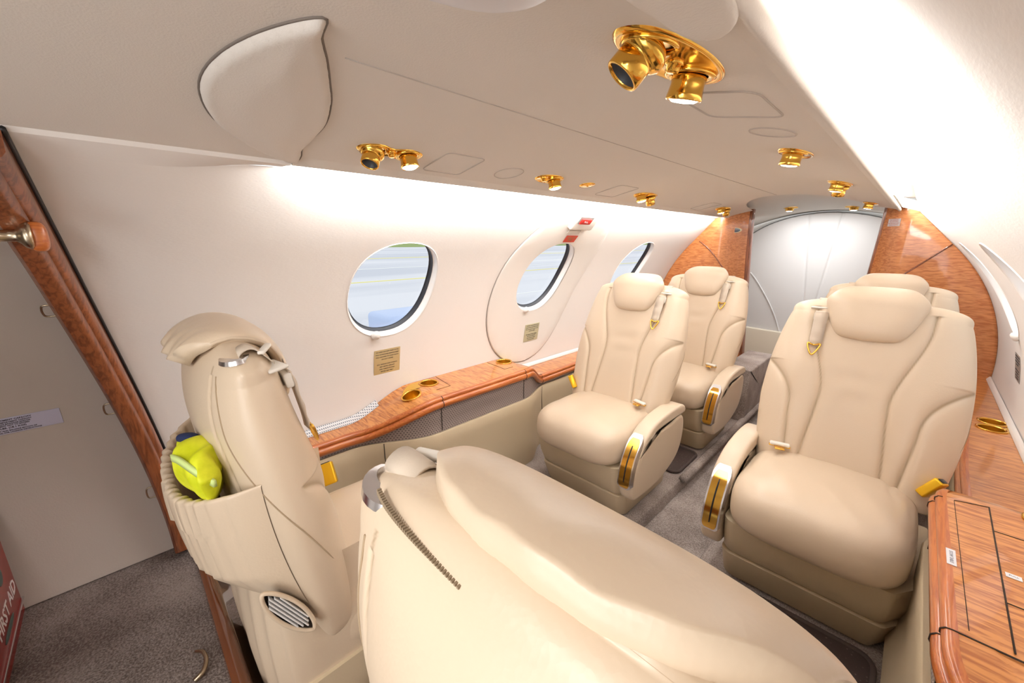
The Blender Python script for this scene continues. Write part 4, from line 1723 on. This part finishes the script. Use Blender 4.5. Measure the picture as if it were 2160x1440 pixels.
def psu(x, parts, y0, y1, wid, label, scale=1.0, waist=0.0, watt=2.0):
    """parts: list of (kind, y, tilt_dx, tilt_dy)"""
    yc = (y0 + y1) / 2
    F = ceil_frame(x, yc)
    root = thing('reading_light', label, 'reading light', F.translation, group='gold overhead lights')
    LT = Matrix.Translation(-F.translation)
    bm = bmesh.new()
    hl = (y1 - y0) / 2
    ol = []
    for k_ in range(48):
        t = 2 * PI * k_ / 48
        u = math.cos(t)
        w_ = wid * abs(math.sin(t)) ** 0.85 * (1 - waist * math.exp(-(u / 0.3) ** 2))
        ol.append((math.copysign(w_, math.sin(t)), hl * u))
    rg = []
    for f, h in ((1.02, -0.002), (1.0, 0.002), (0.94, 0.0035), (0.88, 0.002), (0.5, 0.0018), (0.02, 0.0018)):
        rg.append([LT @ F @ V(a * f, b * f if f > 0.6 else b * f, h) for a, b in ol])
    add_loft(bm, rg, True, False)
    finish('gold_plate', bm, GOLD, root)
    for kind, y, tx, ty in parts:
        Fm = LT @ F @ Matrix.Translation((0, y - yc, 0))
        D = Matrix.Rotation(tx, 4, 'Y') @ Matrix.Rotation(ty, 4, 'X')
        s_ = scale
        if kind == 'light':
            bm = bmesh.new()
            puck(bm, Fm, [(0.026 * s_, 0.001), (0.027 * s_, 0.004), (0.024 * s_, 0.006), (0.019 * s_, 0.004)])
            puck(bm, Fm @ D, [(0.016 * s_, 0.0), (0.0185 * s_, 0.006), (0.0175 * s_, 0.012), (0.0185 * s_, 0.020), (0.0195 * s_, 0.026), (0.0185 * s_, 0.027), (0.0165 * s_, 0.0255)])
            h_ = finish('lamp_socket', bm, GOLD, root)
            bm = bmesh.new()
            puck(bm, Fm @ D, [(0.0168 * s_, 0.0255), (0.012 * s_, 0.0285), (0.0005, 0.0295)])
            finish('lamp_lens', bm, LAMP, h_)
            if watt:
                sl = bpy.data.lights.new('lamp_beam', 'SPOT')
                sl.energy, sl.spot_size, sl.spot_blend, sl.shadow_soft_size = watt, math.radians(70), 1.0, 0.014
                so = bpy.data.objects.new('lamp_beam', sl)
                C.objects.link(so)
                so.matrix_world = F @ Matrix.Translation((0, y - yc, 0)) @ D @ Matrix.Translation((0, 0, 0.034)) @ Matrix.Rotation(PI, 4, 'X')
        elif kind == 'nozzle':
            bm = bmesh.new()
            puck(bm, Fm, [(0.026 * s_, 0.001), (0.027 * s_, 0.004), (0.023 * s_, 0.005)])
            puck(bm, Fm @ D, [(0.020 * s_, 0.001), (0.0235 * s_, 0.006), (0.0235 * s_, 0.012), (0.019 * s_, 0.017), (0.0165 * s_, 0.018), (0.0175 * s_, 0.020), (0.0175 * s_, 0.036), (0.0155 * s_, 0.037), (0.0145 * s_, 0.034)])
            h_ = finish('air_nozzle', bm, GOLD, root)
            bm = bmesh.new()
            puck(bm, Fm @ D, [(0.0146 * s_, 0.034), (0.010 * s_, 0.026), (0.0005, 0.026)])
            finish('nozzle_mouth', bm, DARK, h_)
        else:
            bm = bmesh.new()
            puck(bm, Fm, [(0.009 * s_, 0.001), (0.0095 * s_, 0.004), (0.007 * s_, 0.0045), (0.0065 * s_, 0.010), (0.0055 * s_, 0.011), (0.0005, 0.011)], 20)
            finish('push_button', bm, GOLD, root)
    return root


q = math.radians
psu(0.302, [('nozzle', 0.385, q(22), q(26)), ('button', 0.438, 0, 0), ('light', 0.478, q(4), q(-6))], 0.345, 0.520, 0.040, 'large gold overhead unit with lit lamp and open air nozzle, nearest the camera')
psu(0.290, [('light', 1.030, 0, q(-4)), ('button', 1.085, 0, 0)], 0.990, 1.110, 0.030, 'gold lamp with small button on the right headliner, second from the camera')
psu(0.292, [('light', 1.640, 0, q(-4)), ('nozzle', 1.70, 0, q(-20))], 1.60, 1.74, 0.032, 'gold lamp on the right headliner in front of the rear bulkhead')
psu(0.300, [('light', 2.560, 0, q(-4)), ('button', 2.63, 0, 0)], 2.52, 2.68, 0.030, 'small gold lamp on the right headliner next to the wooden bulkhead')
psu(-0.292, [('nozzle', 0.410, q(-6), q(24)), ('button', 0.449, 0, 0), ('light', 0.487, 0, q(-4))], 0.378, 0.520, 0.030, 'gold unit with air nozzle and lit lamp, nearest of those over the window wall', waist=0.45)
psu(-0.292, [('button', 0.925, 0, 0), ('light', 0.972, 0, q(-4))], 0.900, 1.005, 0.030, 'gold lamp above the gap between the first left window and the hatch')
psu(-0.296, [('light', 1.505, 0, q(-4)), ('nozzle', 1.575, q(8), q(-24))], 1.470, 1.620, 0.030, 'gold lamp and nozzle over the window wall beyond the exit hatch handle')
psu(-0.300, [('light', 2.400, 0, q(-4)), ('nozzle', 2.480, q(8), q(-24))], 2.365, 2.52, 0.030, 'gold lamp and nozzle above the rear left seat')


def lav_lamp(x, y, label):
    F = frame_matrix(V(x, y, LZ(x, y)), V(-1, 0, 0), V(0, 1, 0), V(0, 0, -1))
    root = thing('reading_light', label, 'reading light', F.translation, group='gold overhead lights')
    LT = Matrix.Translation(-F.translation)
    bm = bmesh.new()
    puck(bm, LT @ F, [(0.045, -0.002), (0.046, 0.002), (0.024, 0.004), (0.022, 0.018), (0.021, 0.020), (0.018, 0.019)])
    h_ = finish('lamp_socket', bm, GOLD, root)
    bm = bmesh.new()
    puck(bm, LT @ F, [(0.018, 0.019), (0.010, 0.022), (0.0005, 0.022)])
    finish('lamp_lens', bm, LAMP, h_)


# small flat gold oval
Fo = ceil_frame(-0.292, 1.142)
bm = bmesh.new()
add_disc_lathe(bm, [(0.030, -0.001), (0.031, 0.002), (0.020, 0.003), (0.004, 0.003), (0.003, 0.006), (0.0005, 0.006)], Fo @ Matrix.Diagonal((0.75, 1, 1, 1)), 32)
tag(finish('ceiling_cap', bm, GOLD), 'small flat gold oval cap on the ceiling between two left lamps', 'ceiling cap')

# outlined oxygen doors and blank ovals in the headliner


def ceil_outline(pts, name, label, cat, closed=True):
    F = [V(a, b, cz(a) - 0.0004) for a, b in pts]
    bm = bmesh.new()
    add_tube(bm, F, 0.0014, 6, closed)
    o_ = finish(name, bm, SEAM)
    return tag(o_, label, cat, 'flush covers in the headliner')


def rrect(x0, x1, y0, y1, r):
    out_ = []
    for cx_, cy_, a0 in ((x1 - r, y1 - r, 0), (x0 + r, y1 - r, PI / 2), (x0 + r, y0 + r, PI), (x1 - r, y0 + r, 1.5 * PI)):
        out_ += [(cx_ + r * math.cos(a0 + PI / 2 * q_ / 5), cy_ + r * math.sin(a0 + PI / 2 * q_ / 5)) for q_ in range(6)]
    return out_


ceil_outline(rrect(-0.355, -0.245, 0.560, 0.668, 0.014), 'oxygen_door', 'thin outlined square cover right of the near left ceiling lamp', 'ceiling cover')
ceil_outline([(-0.300 + 0.038 * math.cos(t * PI / 18), 0.795 + 0.040 * math.sin(t * PI / 18)) for t in range(36)], 'speaker_cover', 'thin outlined round cover between two left ceiling lamps', 'ceiling cover')
ceil_outline(rrect(-0.355, -0.245, 1.275, 1.40, 0.014), 'oxygen_door', 'thin outlined square cover above the exit hatch handle', 'ceiling cover')
ceil_outline(rrect(-0.360, -0.250, 2.14, 2.27, 0.014), 'oxygen_door', 'thin outlined square cover above the rear left window', 'ceiling cover')
ceil_outline(rrect(0.245, 0.345, 0.560, 0.700, 0.020), 'oxygen_door', 'thin outlined square cover beyond the big right ceiling lamp', 'ceiling cover')
ceil_outline([(0.300 + 0.034 * math.cos(t * PI / 18), 0.822 + 0.040 * math.sin(t * PI / 18)) for t in range(36)], 'speaker_cover', 'thin outlined round cover on the right headliner', 'ceiling cover')

# ------------------------------------------------------------------ rear bulkhead


def bulk(sgn, label):
    root = thing('rear_bulkhead', label, 'wooden bulkhead', (0, 2.84, 0))

    def door_x(z):      # inner edge
        return (0.290 if sgn < 0 else 0.345) - 0.060 * (1.17 - z) ** 1.2 if z < 1.17 else (0.290 if sgn < 0 else 0.345)

    def yfun(x):        # angled inner part
        return 0.0 + 0.10 * sm((0.44 - x) / 0.16) if x < 0.44 else 0.0
    bm = bmesh.new()
    rows = []
    nz = 50
    for j in range(nz + 1):
        z = 0.0 + 1.20 * j / nz
        xo = min(top_x(z), 0.84) - 0.001
        xo = max(xo, 0.0)
        xi = door_x(z)
        xo = max(xo, xi + 0.002)
        rows.append([V(sgn * (xi + (xo - xi) * i / 40), yfun(xi + (xo - xi) * i / 40), z) for i in range(41)])
    add_loft(bm, rows, False, False)
    o_ = finish('veneer_panel', bm, WOODV, root)
    md = o_.modifiers.new('thick', 'SOLIDIFY')
    md.thickness = 0.02
    md.offset = 0
    # door post
    bm = bmesh.new()
    rg = []
    for j in range(31):
        z = 1.20 * j / 30
        xi = door_x(z)
        yy = yfun(xi)
        rg.append([V(sgn * (xi + a_), yy + b_, z) for a_, b_ in ((0.012, -0.012), (0.004, -0.016), (-0.006, -0.016), (-0.010, -0.008), (-0.010, 0.030), (0.012, 0.030))])
    add_loft(bm, rg, True, True)
    finish('door_post', bm, WOODT, root, sharp=45)
    # inlaid joint
    bm = bmesh.new()
    if sgn < 0:
        pp = [(0.553, 1.005), (0.50, 0.965), (0.45, 0.915), (0.40, 0.845), (0.35, 0.74)]
    else:
        pp = [(0.605, 0.990), (0.52, 0.90), (0.45, 0.825), (0.38, 0.745)]
    add_tube(bm, [V(sgn * a_, yfun(a_) - 0.0105, b_) for a_, b_ in catmull_xy(pp)], 0.004, 6)
    finish('inlay_joint', bm, WOODT, root)
    return root, yfun


def catmull_xy(pp):
    return [(p.x, p.y) for p in catmull([(a_, b_, 0) for a_, b_ in pp], 6)]


bl, yfl = bulk(-1, 'figured wood bulkhead panel left of the rear doorway, behind the rear left seat')
br_, yfr = bulk(1, 'figured wood bulkhead panel right of the rear doorway, behind the right seats')
# call light oval on the left panel
bm = bmesh.new()
Mc = frame_matrix(V(-0.356, 2.84 + yfl(0.356) - 0.013, 1.072), V(1, 0, 0), V(0, 0, 1), V(0, -1, 0))
Mc = Mc @ Matrix.Diagonal((1.0, 0.42, 1, 1))
sc_ = thing('sign_light', 'small dark oval sign light with pale rim on the left wooden bulkhead', 'sign light', (-0.356, 2.84, 1.072))
IM = Matrix.Translation(-sc_.location)
add_disc_lathe(bm, [(0.036, -0.002), (0.038, 0.004), (0.032, 0.006), (0.029, 0.003)], IM @ Mc, 36)
finish('oval_rim', bm, mat('pale_gold', (238, 226, 190), 0.3, metal=0.5), sc_)
bm = bmesh.new()
add_disc_lathe(bm, [(0.030, 0.003), (0.015, 0.004), (0.0005, 0.004)], IM @ Mc, 36)
finish('dark_lens', bm, mat('dark_lens', (70, 76, 90), 0.15), sc_)
# red printed notice on the right panel
xn = 0.385
np_ = thing('notice', 'white notice with small red print on the right wooden bulkhead', 'notice', (xn, 2.84 + yfr(xn) - 0.014, 1.095))
ang = Matrix.Rotation(math.atan2(yfr(xn + 0.02) - yfr(xn - 0.02), 0.04), 4, 'Z')
bm = bmesh.new()
add_box(bm, (0, 0, 0), (0.060, 0.0015, 0.036))
bm.transform(ang)
finish('notice_sheet', bm, WHITEL, np_, smooth=False)
for i, t in enumerate(('NO SMOKING', 'IN LAVATORY', 'FASTEN SEAT BELT', 'WHILE SEATED')):
    text_mesh('lettering', t, 0.0065, ang @ frame_matrix(V(0, -0.0012, 0.012 - 0.008 * i), V(1, 0, 0), V(0, 0, 1), V(0, -1, 0)), REDINK, np_)

# carpeted step box and rail beside the doorway
bm = bmesh.new()
pl = []
for cx_, cz_, a0 in ((2.97 - 0.05, 0.30 - 0.05, 0), (2.44, 0.298, PI / 2), (2.42, 0.0, PI), (2.97, 0.0, 1.5 * PI)):
    r0 = 0.05 if a0 == 0 else 0.002
    pl += [(cx_ + r0 * math.cos(a0 + PI / 2 * q_ / 5), cz_ + r0 * math.sin(a0 + PI / 2 * q_ / 5)) for q_ in range(6)]
add_pill(bm, pl, -0.200, -0.050, 0.010, lambda a_, b_, w_: V(w_, a_, b_), 4)
o = finish('carpeted_box', bm, CARPET, sharp=60)
tag(o, 'grey carpet covered box between the rear left seat and the doorway', 'carpeted box')
bm = bmesh.new()
add_tube(bm, [(-0.050, 1.60 + 1.35 * i / 10, 0.004) for i in range(11)], 0.018, 10)
struct(finish('trim_5', bm, CARPET))

# ------------------------------------------------------------------ rear room


def LZ(x, y):
    # ceiling of the rear room, slightly vaulted
    return 1.235 - 0.42 * x * x - 0.02 * sm((y - 2.9) / 0.6)


bm = bmesh.new()
rows = []
for j in range(25):
    y = 2.10 + 1.6 * j / 24
    rows.append([V(-0.62 + 1.24 * i / 30, y, min(LZ(-0.62 + 1.24 * i / 30, y), 1.5)) for i in range(31)])
add_loft(bm, rows, False, False)
bmesh.ops.delete(bm, geom=[f for f in bm.faces if f.calc_center_median().y < 2.83 and LZ(f.calc_center_median().x, f.calc_center_median().y) < cz(f.calc_center_median().x) + 0.006], context='FACES')
struct(finish('ceiling_2', bm, LAVCEIL))
for sgn in (-1, 1):
    bm = bmesh.new()
    rows = []
    for j in range(13):
        y = 2.865 + 0.80 * j / 12
        rows.append([V(sgn * 0.62, y, LZ(0.62, y)), V(sgn * 0.70, y, 0.9), V(sgn * 0.72, y, 0.5), V(sgn * 0.70, y, 0.0)])
    add_loft(bm, rows, False, False)
    struct(finish('wall_rear_side_%s' % ('left' if sgn < 0 else 'right'), bm, LAVCEIL))
# padded curved rear wall: bulges towards the cabin, arched top
bm = bmesh.new()


def rw(x, z):
    y = 3.62 + 0.16 * (x + 0.05) ** 2 * 2
    for c_, r0 in ((-0.108 + (1.19 - z) * 0.18 * 0 + 0.09 * (1.19 - z), 0.006), (0.085 - 0.10 * (1.19 - z), 0.006)):
        y += 0.008 * math.exp(-((x - c_) / r0) ** 2)
    return V(x, y, z)


rows = []
for j in range(61):
    z = 0.31 + (1.205 - 0.31) * j / 60
    rows.append([rw(-0.70 + 1.4 * i / 280, z) for i in range(281)])
add_loft(bm, rows, False, False)
bmesh.ops.delete(bm, geom=[f for f in bm.faces if (f.calc_center_median().x / 0.62) ** 2 + max(0, (f.calc_center_median().z - 0.80) / 0.40) ** 2 > 1.0], context='FACES')
struct(finish('wall_rear', bm, GREYWALL))
bm = bmesh.new()
bm.faces.new([bm.verts.new(p) for p in ((-0.75, 3.72, 0.25), (0.75, 3.72, 0.25), (0.75, 3.72, 1.3), (-0.75, 3.72, 1.3))])
struct(finish('wall_rear_backing', bm, LAVCEIL, smooth=False))
bm = bmesh.new()
arc = []
for i in range(61):
    t = PI * i / 60
    arc.append((0.62 * math.cos(t), 0.80 + 0.40 * math.sin(t)))
add_tube(bm, [rw(a_, min(b_, 1.203)) + V(0, 0.0, 0) for a_, b_ in arc], 0.0035, 6)
struct(finish('trim_6', bm, mat('grey_gap', (110, 112, 112), 0.8)))
bm = bmesh.new()
add_tube(bm, [rw(a_, b_) + V(0, -0.003, 0) for a_, b_ in catmull_xy([(-0.44, 0.76), (-0.392, 0.709), (-0.33, 0.625), (-0.27, 0.533), (-0.21, 0.42), (-0.17, 0.315)])], 0.005, 8)
struct(finish('trim_7', bm, GREYWALL))
bm = bmesh.new()
rows = []
for z, dy in ((0.0, -0.035), (0.30, -0.035), (0.318, -0.032), (0.322, -0.015), (0.322, 0.08)):
    rows.append([rw(-0.70 + 1.4 * i / 40, 0.4) + V(0, dy, z - 0.4) for i in range(41)])
add_loft(bm, rows, False, False)
struct(finish('baseboard_rear', bm, CREAMP, sharp=40))
lav_lamp(-0.150, 3.22, 'gold ceiling lamp in the rear room, left of the pair')
lav_lamp(0.170, 3.30, 'gold ceiling lamp in the rear room, right of the pair')

# ------------------------------------------------------------------ outside the windows
bm = bmesh.new()
bm.faces.new([bm.verts.new(p) for p in ((-400, -300, -1.5), (-0.9, -300, -1.5), (-0.9, 600, -1.5), (-400, 600, -1.5))])
APRON = mat('apron_concrete', (216, 217, 222), 0.9)
add = vary(APRON, coords(APRON, (0.12, 0.02, 1)), 1.0, (204, 206, 212), (226, 226, 228), 0.4, 0.6)
o = struct(finish('apron', bm, APRON, smooth=False))
for x0_, x1_, m_, y0_, y1_ in ((-24.0, -24.5, 'yellow', -20, 120), (-58, -60, 'yellow', -50, 300), (-13.2, -13.35, 'white', 12, 60), (-36, -36.6, 'white', -10, 60), (-30, -30.3, 'white', 26, 60)):
    bm = bmesh.new()
    add_box(bm, ((x0_ + x1_) / 2, (y0_ + y1_) / 2, -1.495), (abs(x1_ - x0_), y1_ - y0_, 0.008))
    struct(finish('apron_line', bm, mat('paint_' + m_, (236, 226, 130) if m_ == 'yellow' else (245, 245, 240), 0.8), smooth=False))
bm = bmesh.new()
add_box(bm, (-260, 150, 1.0), (160, 900, 5.2))
struct(finish('grass_bank', bm, mat('pale_grass', (176, 192, 130), 0.95), smooth=False))
wing = thing('ground_unit', 'pale blue white box on the apron seen through the large left window', 'ground unit', (-8.0, 4.9, -1.5))
bm = bmesh.new()
add_box(bm, (0, 0, 0.52), (1.2, 1.5, 0.76), None, 0.12, 4)
finish('unit_housing', bm, mat('pale_blue_paint', (188, 204, 234), 0.4), wing, sharp=40)
bm = bmesh.new()
add_box(bm, (0.61, -0.45, 0.42), (0.02, 0.28, 0.5), None, 0.005)
finish('unit_panel', bm, mat('slate_blue', (92, 116, 150), 0.4), wing, smooth=False)
for dx in (-0.4, 0.4):
    for dy in (-0.5, 0.5):
        bm = bmesh.new()
        add_disc_lathe(bm, [(0.001, -0.05), (0.14, -0.05), (0.15, -0.03), (0.15, 0.03), (0.14, 0.05), (0.001, 0.05)], Matrix.Translation((dx, dy, 0.15)) @ Matrix.Rotation(PI / 2, 4, 'Y'), 20)
        finish('wheel', bm, DARK, wing)
